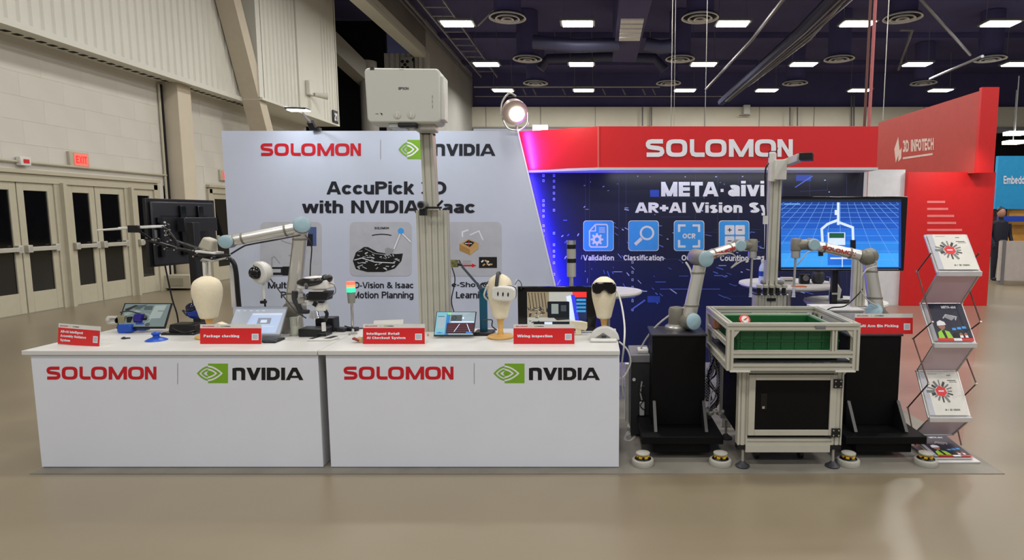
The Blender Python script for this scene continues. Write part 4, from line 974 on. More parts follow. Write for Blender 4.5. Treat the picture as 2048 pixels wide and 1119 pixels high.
# cabinet
a0, a1 = .885, 1.53; yf = 3.6; z1_, z0_ = .648, .15
for x in (a0+.03, a1-.03):
    for y in (yf+.03, 4.12): pf((x, y, z0_), (x, y, z1_), w=.06, sl=(2, 2))
for y in (yf+.02, 4.13): pf((a0+.06, y, .625), (a1-.06, y, .625)); pf((a0+.06, y, .17), (a1-.06, y, .17))
MB().bb((a0+.01, yf+.05, .2), (a0+.016, 4.1, .6)).obj('side_panel', BLACKM, t); MB().bb((a1-.016, yf+.05, .2), (a1-.01, 4.1, .6)).obj('side_panel', BLACKM, t); MB().bb((a0+.05, 4.12, .2), (a1-.05, 4.126, .6)).obj('back_panel', BLACKM, t)
MB().bb((a0+.06, yf+.06, .16), (a1-.06, 4.1, .166)).obj('floor_panel', BLACKM, t)
d_ = MB(); 
for A_, B_ in (((.945, .215), (.985, .6)), ((1.445, .215), (1.485, .6))): d_.bb((A_[0], yf-.012, A_[1]), (B_[0], yf+.012, B_[1]))
d_.bb((.985, yf-.012, .565), (1.445, yf+.012, .6)); d_.bb((.985, yf-.012, .215), (1.445, yf+.012, .25)); 
dr = d_.obj('door', ALUK, t, .002)
MB().bb((.98, yf-.002, .245), (1.45, yf+.004, .57)).obj('door_panel', BLACKM, dr)
m_ = MB(); m_.bb((1.02, yf-.006, .38), (1.06, yf-.001, .48)); m_.obj('door_handle', BLACKG, dr, .002)
MB().bb((1.03, yf-.009, .385), (1.045, yf-.005, .40)).obj('lock', STEEL, dr)
for z in (.545, .235):
    q = MB().bb((1.46, yf-.02, z-.028), (1.515, yf-.011, z+.028)).obj('hinge', BLACK, t, .002)
    for sx in (-.016, .016):
        for sz in (-.016, .016): MB().cyl((1.487+sx, yf-.023, z+sz), (1.487+sx, yf-.019, z+sz), .005, n=8).obj('screw', STEEL, q)
MB().bb((a0-.0, yf+.0, .12), (a0+.07, yf+.06, .15)).obj('foot_block', BLACK, t); MB().bb((a1-.07, yf, .12), (a1, yf+.06, .15)).obj('foot_block', BLACK, t)
MB().bb((a0+.05, yf-.004, .105), (a1-.07, yf+.05, .15)).obj('lower_rail', ALUK, t)
for x in (a0+.04, a1-.04):
    for y in (yf+.02, 4.1):
        o = MB().cyl((x, y, .03), (x, y, .13), .009, n=10).obj('foot_rod', STEEL, t)
        MB().lathe((x, y, 0), [(.042, 0), (.045, .012), (.03, .02), (.014, .036), (.01, .04)], n=18).obj('foot_pad', DARK, o)
for x in (a0+.16, a1-.2): MB().cyl((x-.012, yf+.15, .04), (x+.012, yf+.15, .04), .036, n=16).obj('castor', BLACK, t); MB().bb((x-.02, yf+.13, .05), (x+.02, yf+.17, .16)).obj('castor_fork', STEEL, t)
for x, s_ in ((a0, -1), (a1, 1)):
    m_ = MB(); m_.prism([(0, 0), (s_*.05, 0), (0, -.06)], (x, yf+.01, .648), (1, 0, 0), (0, 0, 1), (0, 1, 0), .03); m_.obj('corner_bracket', ALUK, t)
# tray board inside frame
MB().bb((X0+.04, Y0+.04, .69), (X1-.04, Y1-.04, .70)).obj('tray_board', DARK, t)
# ---- green bin
GRN = mat('bin_green', (28, 92, 48), .4, var=.04); GRL = mat('bin_rim_green', (158, 182, 150), .4)
bx0, bx1, by0, by1, bz0, bz1 = .86, 1.475, 3.57, 4.10, .702, .885
t = thing('storage_bin', 'dark green ribbed plastic bin inside the aluminium frame', 'bin', ((bx0+bx1)/2, (by0+by1)/2, bz0))
m_ = MB(); w_ = .012
m_.bb((bx0, by0, bz0), (bx1, by0+w_, bz1)); m_.bb((bx0, by1-w_, bz0), (bx1, by1, bz1)); m_.bb((bx0, by0+w_, bz0), (bx0+w_, by1-w_, bz1)); m_.bb((bx1-w_, by0+w_, bz0), (bx1, by1-w_, bz1)); m_.bb((bx0+w_, by0+w_, bz0), (bx1-w_, by1-w_, bz0+.012))
m_.obj('shell', GRN, t, .004)
for k in range(8): MB().bb((bx0+.02+k*.082, by0-.008, bz0+.01), (bx0+.026+k*.082, by0, bz1-.02)).obj('rib', GRN, t)
MB().bb((bx0, by0-.01, bz0+.11), (bx1, by0, bz0+.118)).obj('rib', GRN, t); MB().bb((bx0, by0-.01, bz0+.015), (bx1, by0, bz0+.023)).obj('rib', GRN, t)
m_ = MB().tube([(bx0-.008, by0-.008, bz1), (bx1+.008, by0-.008, bz1), (bx1+.008, by1+.008, bz1), (bx0-.008, by1+.008, bz1), (bx0-.008, by0-.008, bz1)], .01, 8); m_.obj('rim', GRL, t)
c = P(1489, 640, 3.9); t = thing('product_tin', 'round red and white tin sticking out of the green bin', 'tin', c)
MB().lathe(c+Vector((0, 0, -.0)), [(.036, -.01), (.038, 0), (.036, .01)], axis=(.1, -.8, .6), n=22).obj('tin_body', mat('tin_red', (214, 60, 56), .35), t)
MB().lathe(c+Vector((.001, -.008, .006)), [(.024, -.001), (.024, .002)], axis=(.1, -.8, .6), n=22).obj('tin_label', WPL, t)
MB().bar(c+Vector((-.015, -.012, -.002)), c+Vector((.016, -.011, .018)), .008, .004).obj('tin_mark', mat('tin_red', (1, 1, 1)), t)
c = P(1525, 650, 3.85); tag(MB().lathe(c, [(.02, -.06), (.024, 0), (.02, .006), (0, .008)], n=18).obj('product_jar', WPL), 'white lidded jar whose top shows above front rail of bin frame', 'jar')
for i, (px, py, m__, lb) in enumerate(((1432, 645, mat('brown_packet', (140, 96, 70), .5), 'brown snack packet standing between frame and green bin'), (1433, 668, mat('white_packet', (200, 196, 186), .5), 'white packet lying low between frame and green bin'))):
    c = P(px, py, 3.98); o = MB().box(c, (.05, .1, .05 if i else .07)).obj('product_packet', m__, bevel=.008); tag(o, lb, 'packet')
    if i == 0: pass
tag(MB().tube([P(1640, 655, 4.3), P(1645, 630, 4.35), P(1662, 616, 4.4), P(1690, 612, 4.45), P(1715, 590, 4.45), P(1725, 578, 4.45)], .005, 6, 5).obj('black_cable', BLACK), 'black cable rising from behind the bin frame to the second robot', 'cable')
# ---- slotted towers
def tower(lab, x, y, z0, z1, zt, nslot, wbig, wsm, rz=0, xo=0):
    t = thing('profile_tower', lab, 'tower', (x, y, z0))
    n = nslot
    for k in range(n):
        ww = wbig/n; xx = x-wbig/2+ww*(k+.5); extr(MB(), (xx, y, z0), (xx, y, z1), ww*.99, .08, (1, 2)).obj('profile_bar', ALUK, t, smooth=20)
    extr(MB(), (x+xo, y-.03, z1-.06), (x+xo, y-.03, zt), wsm, wsm, (2, 2)).obj('mast', ALUK, t, smooth=20) if True else 0
    return t
xt = P(869, 540, 4.24).x
t = thing('profile_tower', 'tall slotted aluminium tower on the counter holding up the projector', 'tower', (xt, 4.24, CT))
for k in range(5):
    ww = .212/5; xx = xt-.106+ww*(k+.5); extr(MB(), (xx, 4.24, CT), (xx, 4.24, 1.605), ww*.985, .09, (1, 2)).obj('profile_bar', ALUK, t, smooth=20)
xm = P(861, 340, 4.2).x; extr(MB(), (xm, 4.2-.0, 1.605), (xm-.012, 4.2, 2.12), .085, .085, (2, 2)).obj('mast', ALUK, t, smooth=20)
MB().cyl((xm-.012, 4.2, 2.12), (xm-.018, 4.2, 2.2), .048, .06).obj('mast_sleeve', STEEL, t)
MB().lathe((xm-.012, 4.2, 2.115), [(.052, 0), (.054, .006), (.052, .012)], n=20).obj('clamp_ring', BLACK, t)
q = P(846, 412, 4.12); MB().cyl(q+Vector((0, -.05, .005)), q+Vector((0, .05, .005)), .028).obj('camera_body', MIDG, t); MB().cyl(q+Vector((0, -.056, .005)), q+Vector((0, -.05, .005)), .019).obj('camera_lens', BLACK, t); MB().box(q+Vector((.0, 0, -.04)), (.04, .05, .05)).obj('camera_clamp', BLACK, t); MB().bar(q+Vector((.02, -.01, -.012)), q+Vector((.13, -.01, -.012)), .014).obj('clamp_bar', BLACK, t)
MB().bar(q+Vector((.1, 0, .0)), q+Vector((.14, -.02, .035)), .012).obj('clamp_lever', BLACK, t)
MB().tube([P(904, 535, 4.2), P(910, 560, 4.2), P(903, 600, 4.2), P(908, 625, 4.2), P(911, 645, 4.2)], .004, 6, 5).obj('cable', BLACK, t)
# projector
PJ = mat('projector_shell', (190, 191, 182), .45, var=.01)
c = P(812, 197, 4.02); t = thing('projector', 'white ceiling projector mounted on top of the aluminium mast', 'projector', c)
M_ = Matrix.Translation(c) @ Matrix.Rotation(math.radians(-4), 4, 'X')
def pb(): return MB(M_)
w_, h_ = .24, .172
m_ = pb(); pts = []
for cx_, cz_, a in ((w_-.03, h_-.03, 0), (-w_+.025, h_-.025, 90), (-w_+.04, -h_+.03, 180), (w_-.03, -h_+.03, 270)):
    r_ = .03
    for k in range(5): th = math.radians(a+k*22.5); pts.append((cx_+r_*cos(th), cz_+r_*sin(th)))
m_.prism(pts, (0, -.07, 0), (1, 0, 0), (0, 0, 1), (0, 1, 0), .15); m_.obj('shell', PJ, t, .01)
for x in (-.035, .055):
    o = pb().lathe((x-.045+.045, -.071, -.125), [(.024, 0), (.024, .003), (.019, .004)], axis=(0, -1, 0), n=24).obj('knob', mat('knob_grey', (186, 186, 174), .4), t); pb().box((x, -.078, -.125), (.006, .006, .03)).obj('knob_slot', WPL, o)
pb().bb((-.205, -.074, .162), (-.18, -.06, .18)).obj('vent', BLACK, t)
pb().bb((.235, -.05, -.15), (.262, .05, .13)).obj('side_cover', mat('side_cover', (196, 196, 188), .4), t, .006)
pb().bb((-.10, -.05, -.198), (-.02+.02, .05, -.172)).obj('lens_bar', mat('lens_glass', (170, 176, 176), .15), t, .004)
m_ = pb(); m_.bb((-.035, -.07, -.2), (.085, -.02, -.172)); m_.obj('mount_plate', BLACK, t, .008)
pb().bb((.06, -.02, -.21), (.19, .08, -.165)).obj('mount_neck', ALU, t, .006)
cv = Canvas(lambda x, y: (x, -.071, -y), (0, -1, 0), .0012, .0004, M=M_)
cv.text('EPSON', -.025, -.052, .04, -.036, mat('logo_grey', (70, 70, 76), .5), 0, .03)
cv.rect(-.175, .115, -.155, .118, MIDG); cv.poly([(-.145, .11), (-.13, .115), (-.132, .128)], BLACK)
for k in range(3): cv.rect(.19, .0+k*.03, .193, .02+k*.03, MIDG)
cv.rect(-.02, -.165, .01, -.163, MIDG)
cv.done('lettering', t)
MB().tube([P(852, 140, 4.15), P(858, 148, 4.12), P(862, 150, 4.12)], .008, 6).obj('cable', BLACK, t)
# right tower with camera head
x = P(1538, 595, 4.42).x
t = thing('profile_tower', 'slim aluminium mast with camera head rising behind the green bin', 'tower', (x, 4.42, 0))
for k in range(5):
    ww = .23/5; xx = x-.115+ww*(k+.5); extr(MB(), (xx, 4.42, 0), (xx, 4.42, .985), ww*.985, .09, (1, 2)).obj('profile_bar', ALUK, t, smooth=20)
for k in range(5): 
    xx = x-.092+k*.046; o = MB().cyl((xx, 4.37, 1.0), (xx, 4.37, 1.04), .015, n=12).obj('valve', BLACK, t); MB().box((xx, 4.36, 1.055), (.03, .05, .02)).obj('valve_top', ALUK, o); MB().ell((xx+.02, 4.35, .99), (.01, .01, .01), 8, 6).obj('valve_screw', STEEL, o)
MB().bb((x-.115, 4.375, .985), (x+.115, 4.465, .995)).obj('top_plate', DARK, t); MB().bb((x-.03, 4.365, .945), (x+.035, 4.376, .965)).obj('slot', BLACK, t)
MB().box((x+.02, 4.42, 1.075), (.16, .08, .03)).obj('mount_block', mat('mount_grey', (112, 110, 102), .5), t, .01)
xm = P(1547, 450, 4.42).x
extr(MB(), (xm-.012, 4.42, .995), (xm, 4.42, 1.96), .082, .082, (2, 2)).obj('mast', ALUK, t, smooth=20)
q = P(1547, 335, 4.36); MB().box(q+Vector((-.01, .0, .0)), (.05, .03, .2)).obj('head_plate', WPL, t, .003)
MB().box(P(1560, 340, 4.34), (.08, .06, .14)).obj('camera_bracket', WPL, t, .004)
q0, q1 = P(1573, 326, 4.4), P(1601, 315, 4.1); MB().bar(q0, q1, .05, .05).obj('camera_arm', ALUK, t, .003); q2 = P(1613, 314, 4.04)
MB().box(q2, (.085, .14, .045), Matrix.Rotation(-.4, 3, 'Z')).obj('camera_body', BLACK, t, .004)
MB().tube([P(1545, 323, 4.36), P(1532, 335, 4.36), P(1530, 380, 4.38), P(1532, 440, 4.38), P(1530, 520, 4.38)], .006, 6, 5).obj('cable', BLACK, t)
MB().box(P(1531, 440, 4.38), (.03, .03, .06)).obj('cable_clip', WPL, t)
MB().tube([P(1537, 315, 4.35), P(1537, 303, 4.35), P(1552, 303, 4.35), P(1552, 315, 4.35)], .004, 5).obj('wire_bail', BLACK, t); MB().tube([P(1552, 303, 4.35), P(1556, 296, 4.35)], .003, 5).obj('wire_tip', BLACK, t)
# ---- big screen on pole
YS = 4.8; a, b = P(1556, 393, YS), P(1808, 542, YS)
t = thing('display_screen', 'large flat screen showing blue grid and robots on a black pole', 'screen', ((a.x+b.x)/2-.06, YS+.05, 0))
MB().bb((a.x, YS, b.z), (b.x, YS+.05, a.z)).obj('bezel', BLACKG, t, .006)
xp = P(1667, 600, YS+.06).x
MB().bb((xp-.024, YS+.04, .0), (xp+.024, YS+.085, b.z+.2)).obj('pole', BLACK, t, .004)
MB().bb((xp-.3, YS-.01, .0), (xp+.3, YS+.16, .02)).obj('base', BLACK, t, .004); MB().bb((xp-.024, YS+.035, .93), (xp+.024, YS+.087, .945)).obj('pole_clamp', ALU, t)
def sm(n, rgb, e=.75): return mat('screen_'+n, rgb, .3, emit=e, var=.03)
S1, S2, S3, S4 = sm('sky_blue', (60, 160, 240), .55), sm('mid_blue', (36, 110, 215), .5), sm('deep_blue', (22, 62, 150), .5), sm('pale', (110, 165, 230), .5)
SK = sm('black', (14, 20, 30), .2)
cv = Canvas(onY(YS), (0, -1, 0), .002, .0006)
cv.rect(1561, 399, 1802, 536, S3); 
for i, (y0, y1, m__) in enumerate(((405, 420, S3), (420, 440, mat('screen_b1', (26, 74, 170), .3, emit=.5)), (440, 460, mat('screen_b2', (30, 88, 190), .3, emit=.5)), (460, 482, S2), (482, 506, mat('screen_b3', (44, 132, 226), .3, emit=.5)), (506, 534, S1))): cv.rect(1562, y0, 1797, y1, m__, 1)
cv.rect(1561, 399, 1802, 404, sm('bar', (30, 40, 60), .4), 2); cv.rect(1568, 407, 1600, 409, S4, 3)
for k in range(-9, 17):
    xa = 1680+(k-2)*14; xb = 1680+(k-2)*38
    y0, y1 = 405, 534; p0 = (xa, y0); p1 = (xb, y1)
    def cl_(p, q):
        if p[0] < 1562 or p[0] > 1797: return None
        if q[0] < 1562: s = (1562-p[0])/(q[0]-p[0]); return (p, (1562, p[1]+s*(q[1]-p[1])))
        if q[0] > 1797: s = (1797-p[0])/(q[0]-p[0]); return (p, (1797, p[1]+s*(q[1]-p[1])))
        return (p, q)
    r_ = cl_(p0, p1)
    if r_: cv.line(list(r_), .8, S4, 2)
y = 410
for k in range(11): cv.line([(1562, y), (1797, y)], .6, S4, 2); y += 7+k*1.3
W2 = sm('white', (190, 205, 240), .8)
cv.line([(1676, 405), (1676, 450)], 5, W2, 4); cv.rect(1669, 420, 1678, 430, W2, 4)
cv.line([(1676, 440), (1655, 448), (1643, 458), (1645, 490)], 5, W2, 4); cv.line([(1678, 445), (1705, 455), (1706, 485)], 5, W2, 4)
cv.rect(1655, 465, 1690, 500, W2, 4); cv.rect(1658, 466, 1688, 476, sm('green', (30, 90, 60), .5), 5); cv.rect(1655, 490, 1708, 530, S2, 5); cv.rect(1700, 480, 1711, 500, SK, 6); cv.rect(1636, 500, 1646, 512, SK, 6); cv.rect(1660, 500, 1700, 503, W2, 6); cv.rect(1660, 515, 1712, 518, W2, 6); cv.rect(1683, 500, 1685, 534, W2, 6)
cv.done('picture', t)
# ---- screen seen from behind, left
t = thing('display_screen', 'black screen seen from behind on a stand by the glass doors', 'screen', (-3.5, 5.2, 0))
M_ = Matrix.Translation((P(362, 460, 5.2).x, 5.2, P(0, 463, 5.2).z)) @ Matrix.Rotation(math.radians(82), 4, 'Z') 
BK = mat('screen_back', (38, 38, 42), .45)
MB(M_).bb((-.36, -.03, -.28), (.36, .0, .275)).obj('panel', BLACK, t, .004); MB(M_).bb((-.33, -.05, -.27), (.33, -.03, .25)).obj('back_shell', BK, t, .01)
MB(M_).bb((-.25, -.053, .13), (.25, -.05, .135)).obj('seam', BLACKG, t)
for x in (-.04, .15): MB(M_).bb((x-.03, -.075, -.2), (x+.03, -.05, .22)).obj('mount_rail', BLACKG, t, .004)
MB(M_).bb((-.12, -.15, .0), (.24, -.075, .12)).obj('mount_box', mat('mount_black', (30, 30, 34), .4), t, .006); MB(M_).bb((-.3, -.07, -.2), (-.25, -.05, .12)).obj('connector_strip', BLACKG, t)
MB(M_).bb((-.32, -.056, -.06), (-.27, -.05, .02)).obj('sticker', MIDG, t)
for k in range(4): MB(M_).cyl((-.24, -.08, .08-k*.035), (-.24, -.07, .08-k*.035), .008, n=8).obj('port_screw', WPL, t)
xq = P(388, 500, 5.0).x; MB().bb((xq-.03, 4.97, 0), (xq+.03, 5.05, P(0, 445, 5).z)).obj('pole', BLACK, t, .004); MB().bb((xq-.35, 4.7, 0), (xq+.35, 5.4, .03)).obj('base', BLACK, t)
MB().tube([P(330, 530, 5.0), P(336, 560, 5.0), P(345, 600, 5.0), P(356, 640, 5.0), P(360, 720, 5.0)], .006, 6, 4).obj('cable', BLACK, t)
# ---- boom stand with led panel behind left counter
t = thing('boom_arm', 'black articulated boom carrying a thin white light panel and clamps', 'lamp', (P(475, 600, 4.45).x, 4.45, 0))
q = P(458, 520, 4.45); r_ = P(472, 545, 4.45); s_ = P(478, 612, 4.45)
MB().tube([P(395, 515, 4.45), P(430, 516, 4.45), P(455, 518, 4.45), P(466, 524, 4.45), P(472, 545, 4.45), P(478, 612, 4.45), (s_.x+.03, 4.45, 0)], .017, 10, 4).obj('post', BLACK, t)
MB().bar(P(464, 530, 4.47), P(469, 614, 4.47), .03, .02).obj('white_side_rail', WPL, t); 
m_ = MB(); m_.tube([P(350, 482, 4.4), P(395, 497, 4.42), P(455, 512, 4.45)], .012, 8); m_.obj('boom_tube', BLACK, t); MB().tube([P(290, 478, 4.3), P(318, 486, 4.35), P(350, 496, 4.4), P(395, 505, 4.42)], .011, 8).obj('boom_tube', BLACK, t); MB().tube([P(395, 508, 4.4), P(460, 512, 4.4)], .011, 8).obj('boom_tube', BLACK, t); MB().tube([P(405, 518, 4.38), P(425, 522, 4.38), P(462, 514, 4.4)], .008, 8).obj('boom_tube', STEEL, t)
MB().tube([P(334, 450, 4.4), P(338, 470, 4.4), P(348, 478, 4.4), P(356, 492, 4.4)], .012, 8).obj('boom_tube', BLACK, t)
for px, py in ((304, 481), (314, 480), (311, 489), (331, 498), (337, 483), (350, 500), (388, 501), (396, 506), (388, 513), (425, 516), (456, 518), (333, 451), (335, 462), (334, 466), (336, 470)):
    o = P(px, py, 4.34); MB().cyl(o+Vector((0, .02, 0)), o+Vector((0, -.006, 0)), .014, n=12).obj('clamp_joint', BLACK, t); MB().cyl(o+Vector((0, -.012, 0)), o+Vector((0, -.006, 0)), .006, n=8).obj('clamp_bolt', STEEL, t)
o = MB(); a = P(209, 460, 4.2); b = P(300, 455, 4.25); c = P(316, 453, 4.25)
m_ = MB(); m_.bar(a, P(255, 456.5, 4.22), .16, .012); m_.obj('light_panel', WPL, t, .003); MB().bar(P(250, 456.5, 4.22), c, .16, .018).obj('light_panel', WPL, t, .004); MB().bar(P(258, 458, 4.16), P(280, 458, 4.16), .03, .05).obj('panel_bracket', BLACK, t, .003); MB().tube([P(275, 461, 4.2), P(285, 467, 4.25), P(297, 475, 4.3), P(304, 481, 4.34)], .008, 8).obj('panel_stem', BLACK, t)
MB().tube([P(292, 452, 4.3), P(325, 453, 4.3), P(345, 470, 4.3), P(357, 490, 4.3)], .004, 6, 4).obj('cable', BLACK, t)
MB().tube([P(402, 520, 4.4), P(414, 526, 4.4), P(414, 548, 4.4), P(418, 552, 4.4)], .009, 8).obj('drop_tube', ALU, t)
# ---- black server unit behind pedestal and cables
q = P(1278, 745, 4.1); t = thing('control_box', 'black control box with grey top left of the robot pedestal', 'control box', (P(1277, 800, 4.15).x, 4.25, 0))
xb0, xb1 = P(1262, 800, 4.12).x, P(1300, 800, 4.12).x
MB().bb((xb0, 4.12, .02), (xb1, 4.42, .545)).obj('housing', mat('control_box_black', (36, 36, 38), .5), t, .005); MB().bb((xb0-.006, 4.11, .545), (xb1+.004, 4.43, .60)).obj('lid', mat('lid_grey', (116, 116, 120), .5), t, .005)
MB().bb((xb0+.05, 4.16, .60), (xb1-.01, 4.26, .625)).obj('white_plug', WPL, t, .006)
o = MB().box(P(1284, 817, 4.1), (.035, .02, .10)).obj('adapter', mat('adapter_grey', (190, 190, 188), .5), t, .006); MB().tube([P(1284, 800, 4.1), P(1281, 785, 4.1), P(1284, 763, 4.1)], .006, 6, 4).obj('adapter_cable', mat('cable_grey', (1, 1, 1)), t)
MB().tube([P(1290, 770, 4.1), P(1278, 780, 4.09), P(1292, 795, 4.09), P(1280, 810, 4.08), P(1292, 822, 4.09)], .003, 6, 4).obj('cable', BLACK, t)
MB().cyl(P(1268, 759, 4.13), P(1268, 759, 4.11), .012, n=12).obj('latch', STEEL, t)
tag(MB().tube([G(1252, 875), G(1262, 868), G(1270, 872), G(1262, 882), G(1250, 880), G(1256, 866), G(1268, 862)], .012, 8, 5).obj('coiled_cable', mat('cable_grey', (1, 1, 1))), 'coil of pale cable on the floor right of the counter end', 'cable')
tag(MB().bb((P(1250, 830, 4.45).x, 4.45, .0), (P(1262, 830, 4.45).x, 4.5, .45)).obj('white_board_offcut', WPL), 'narrow white board standing on floor behind the control box', 'board')
# braided cable bundles between pedestal and cart
BRD = mat('braided_sleeve', (88, 90, 112), .6)
_n = BRD.node_tree; _c = _n.nodes.new('ShaderNodeTexChecker'); _c.inputs['Scale'].default_value = 95; _c.inputs[1].default_value = (.45, .45, .5, 1); _c.inputs[2].default_value = (.008, .008, .012, 1)
_t = _n.nodes.new('ShaderNodeTexCoord'); _n.links.new(_t.outputs['Object'], _c.inputs[0]); _n.links.new(_c.outputs[0], _n.nodes['Principled BSDF'].inputs['Base Color'])
for i, (pts, r_, lb) in enumerate(((((1452, 690), (1440, 730), (1440, 765), (1434, 800), (1415, 820)), .026, 'thick braided cable hose nearest the cart leg'), (((1425, 690), (1430, 720), (1420, 742), (1412, 770), (1418, 800)), .027, 'thick braided cable hose beside the pedestal corner'))):
    tag(MB().tube([P(x_, y_, 4.25) for x_, y_ in pts], r_, 12, 6).obj('cable_hose', BRD), lb, 'hose')
random.seed(5)
for i in range(4):
    pts = [P(1424+random.uniform(-8, 12), 700+k*22+random.uniform(-6, 6), 4.15) for k in range(5)]+[P(1420+random.uniform(-5, 14), 815, 4.1)]
    tag(MB().tube(pts, .006, 6, 5).obj('loose_cable', mat('cable_grey', (1, 1, 1)) if i % 2 else BLACK), 'thin loose cable hanging in the tangle between pedestal and cart', 'cable', 'loose cables between pedestal and cart')
for i in range(5):
    c = P(1412+i*9, 822+(i % 2)*5, 4.05); tag(MB().box(c, (.04, .03, .02), Matrix.Rotation(i*.7, 3, 'Z')).obj('cable_plug', ALU, bevel=.004), 'grey cable connector in the tangle between pedestal and cart', 'plug', 'connectors between pedestal and cart')
MB_ = MB().bb((P(1446, 780, 4.3).x, 4.32, .006), (P(1464, 780, 4.3).x, 4.34, .62)); tag(MB_.obj('white_board', WPL), 'white board standing behind the cable tangle left of the cart', 'board')
# white cables from goggles over the counter end
tag(MB().tube([P(1232, 578, 3.95), P(1242, 605, 3.9), P(1249, 650, 3.8), P(1248, 690, 3.72), P(1243, 740, 3.9), P(1246, 790, 4.0)], .006, 7, 6).obj('headset_cable', WPL), 'white cable from black goggles over the counter end', 'cable')
tag(MB().tube([P(1238, 683, 4.0), P(1255, 700, 4.0), P(1261, 725, 4.02), P(1250, 750, 4.02), P(1240, 757, 4.02)], .006, 7, 6).obj('white_cable', WPL), 'white cable looping from the white dome base to the floor', 'cable')
# ---- round tables
def rtable(c, rx, zt_, lab, base=True):
    t = thing('round_table', lab, 'table', (c.x, c.y, 0))
    MB().lathe((c.x, c.y, zt_-.06), [(.0, 0), (rx*.5, .0), (rx*.96, .03), (rx, .045), (rx*.99, .06), (0, .06)], n=40).obj('tabletop', WPL, t)
    MB().cyl((c.x, c.y, .02), (c.x, c.y, zt_-.05), .035).obj('column', STEEL, t); MB().lathe((c.x, c.y, 0), [(.24, 0), (.24, .012), (.05, .025)], n=28).obj('base', STEEL, t); return t
rtable(Vector((P(1213, 586, 5.2).x, 5.2, 0)), .31, .92, 'white round bar table behind the goggles mannequin')
rtable(Vector((P(1575, 563, 5.5).x, 5.5, 0)), .44, .955, 'white round bar table behind the slim mast')
t3y = 5.25
rtable(Vector((P(1690, 604, 5.4).x, 5.4, 0)), .36, .80, 'lower white round table behind the screen pole')
t = thing('white_cabinet', 'low white cabinet behind the second robot', 'cabinet', (P(1690, 640, 4.65).x+.1, 4.6, 0))
x0_, x1_ = P(1640, 640, 4.5).x, P(1727, 640, 4.5).x
MB().bb((x0_, 4.5, 0), (x1_, 4.78, .845)).obj('body', WHITE, t, .004); MB().bb((x0_-.005, 4.49, .845), (x1_+.005, 4.785, .86)).obj('top', WPL, t, .003)
x = P(1716, 570, 4.66).x; t = thing('profile_post', 'slotted aluminium post standing beside the second robot', 'post', (x, 4.66, .86))
for k in (-1, 1): extr(MB(), (x+k*.024, 4.66, .86), (x+k*.024, 4.66, 1.3), .045, .06, (1, 1)).obj('profile_bar', ALUK, t, smooth=20)
MB().bb((x-.055, 4.61, .86), (x+.055, 4.7, .872)).obj('foot_plate', STEEL, t)
# things on tables
q = P(1518, 560, 5.5); t = thing('water_bottle', 'clear water bottle with blue label on the bar table', 'bottle', (q.x, 5.4, .955))
WB = mat('bottle_plastic', (190, 206, 226), .12, var=.02)
MB().lathe((q.x, 5.4, .955), [(.028, 0), (.031, .01), (.031, .13), (.028, .15), (.012, .185), (.012, .2)], n=20).obj('body', WB, t); MB().lathe((q.x, 5.4, .955), [(.0318, .07), (.0318, .115)], n=20).obj('label_band', mat('bottle_label', (36, 70, 160), .4), t); MB().cyl((q.x, 5.4, 1.155), (q.x, 5.4, 1.175), .014).obj('cap', WPL, t)
q = P(1620, 548, 5.4); t = thing('webcam', 'small black camera standing on the bar table', 'camera', (q.x, 5.4, .955)); MB().box((q.x-.05, 5.4, 1.0), (.09, .06, .09)).obj('body', BLACK, t, .01); MB().cyl((q.x-.05, 5.35, 1.01), (q.x-.05, 5.37, 1.01), .025).obj('lens', MIDG, t)
t = thing('round_speaker', 'dark round speaker on the bar table right of the camera', 'speaker', (q.x+.08, 5.42, .955)); MB().lathe((q.x+.08, 5.42, .955), [(.04, 0), (.055, .02), (.055, .09), (.045, .105), (0, .108)], n=22).obj('body', DARK, t); MB().lathe((q.x+.08, 5.42, 1.065), [(.03, 0), (.03, .002), (0, .003)], n=16).obj('top_ring', BLACK, t)
q = P(1570, 553, 5.4); t = thing('white_box', 'small white boxed device on the bar table beside the mast', 'box', (q.x, 5.38, .955)); MB().box((q.x+.015, 5.38, .985), (.11, .08, .06)).obj('body', WPL, t, .004); MB().bb((q.x-.02, 5.338, .985), (q.x+.05, 5.341, .992)).obj('vent_slot', BLACK, t)
q = P(1600, 567, 5.15); tag(MB().bb((q.x-.06, 5.12, .9551), (q.x+.05, 5.2, .965)).obj('paper_card', mat('orange_card', (220, 130, 90), .6)), 'orange card lying at the front edge of the bar table', 'card')
q = P(1695, 606, 5.3); t = thing('keyboard', 'dark device lying on the lower round table', 'device', (q.x-.05, 5.3, .80)); MB().box((q.x-.02, 5.27, .81), (.22, .12, .02)).obj('body', BLACK, t, .004); MB().box((q.x-.08, 5.3, .826), (.06, .04, .012)).obj('white_cap', WPL, t)
q = P(1683, 575, 5.3); t = thing('white_cup_stand', 'white angular stand with dark strap behind the black pole', 'stand', (q.x, 5.4, .80)); m_ = MB(); m_.prism([(-.05, 0), (.03, 0), (.045, .1), (-.02, .2), (-.05, .2)], (q.x, 5.4, .80), (1, 0, 0), (0, 0, 1), (0, 1, 0), .06); m_.obj('body', WPL, t, .004); MB().bar((q.x+.05, 5.42, .82), (q.x+.0, 5.42, 1.05), .03, .02).obj('strap', mat('strap_navy', (24, 34, 60), .6), t)
q = P(1143, 545, 5.6); t = thing('signal_column', 'grey and white banded column behind the black monitor', 'signal light', (q.x, 5.6, 0))
MB().cyl((q.x, 5.6, .02), (q.x, 5.6, 1.2), .02).obj('pole', STEEL, t); MB().lathe((q.x, 5.6, 0), [(.12, 0), (.12, .01), (.03, .02)]).obj('base', STEEL, t)
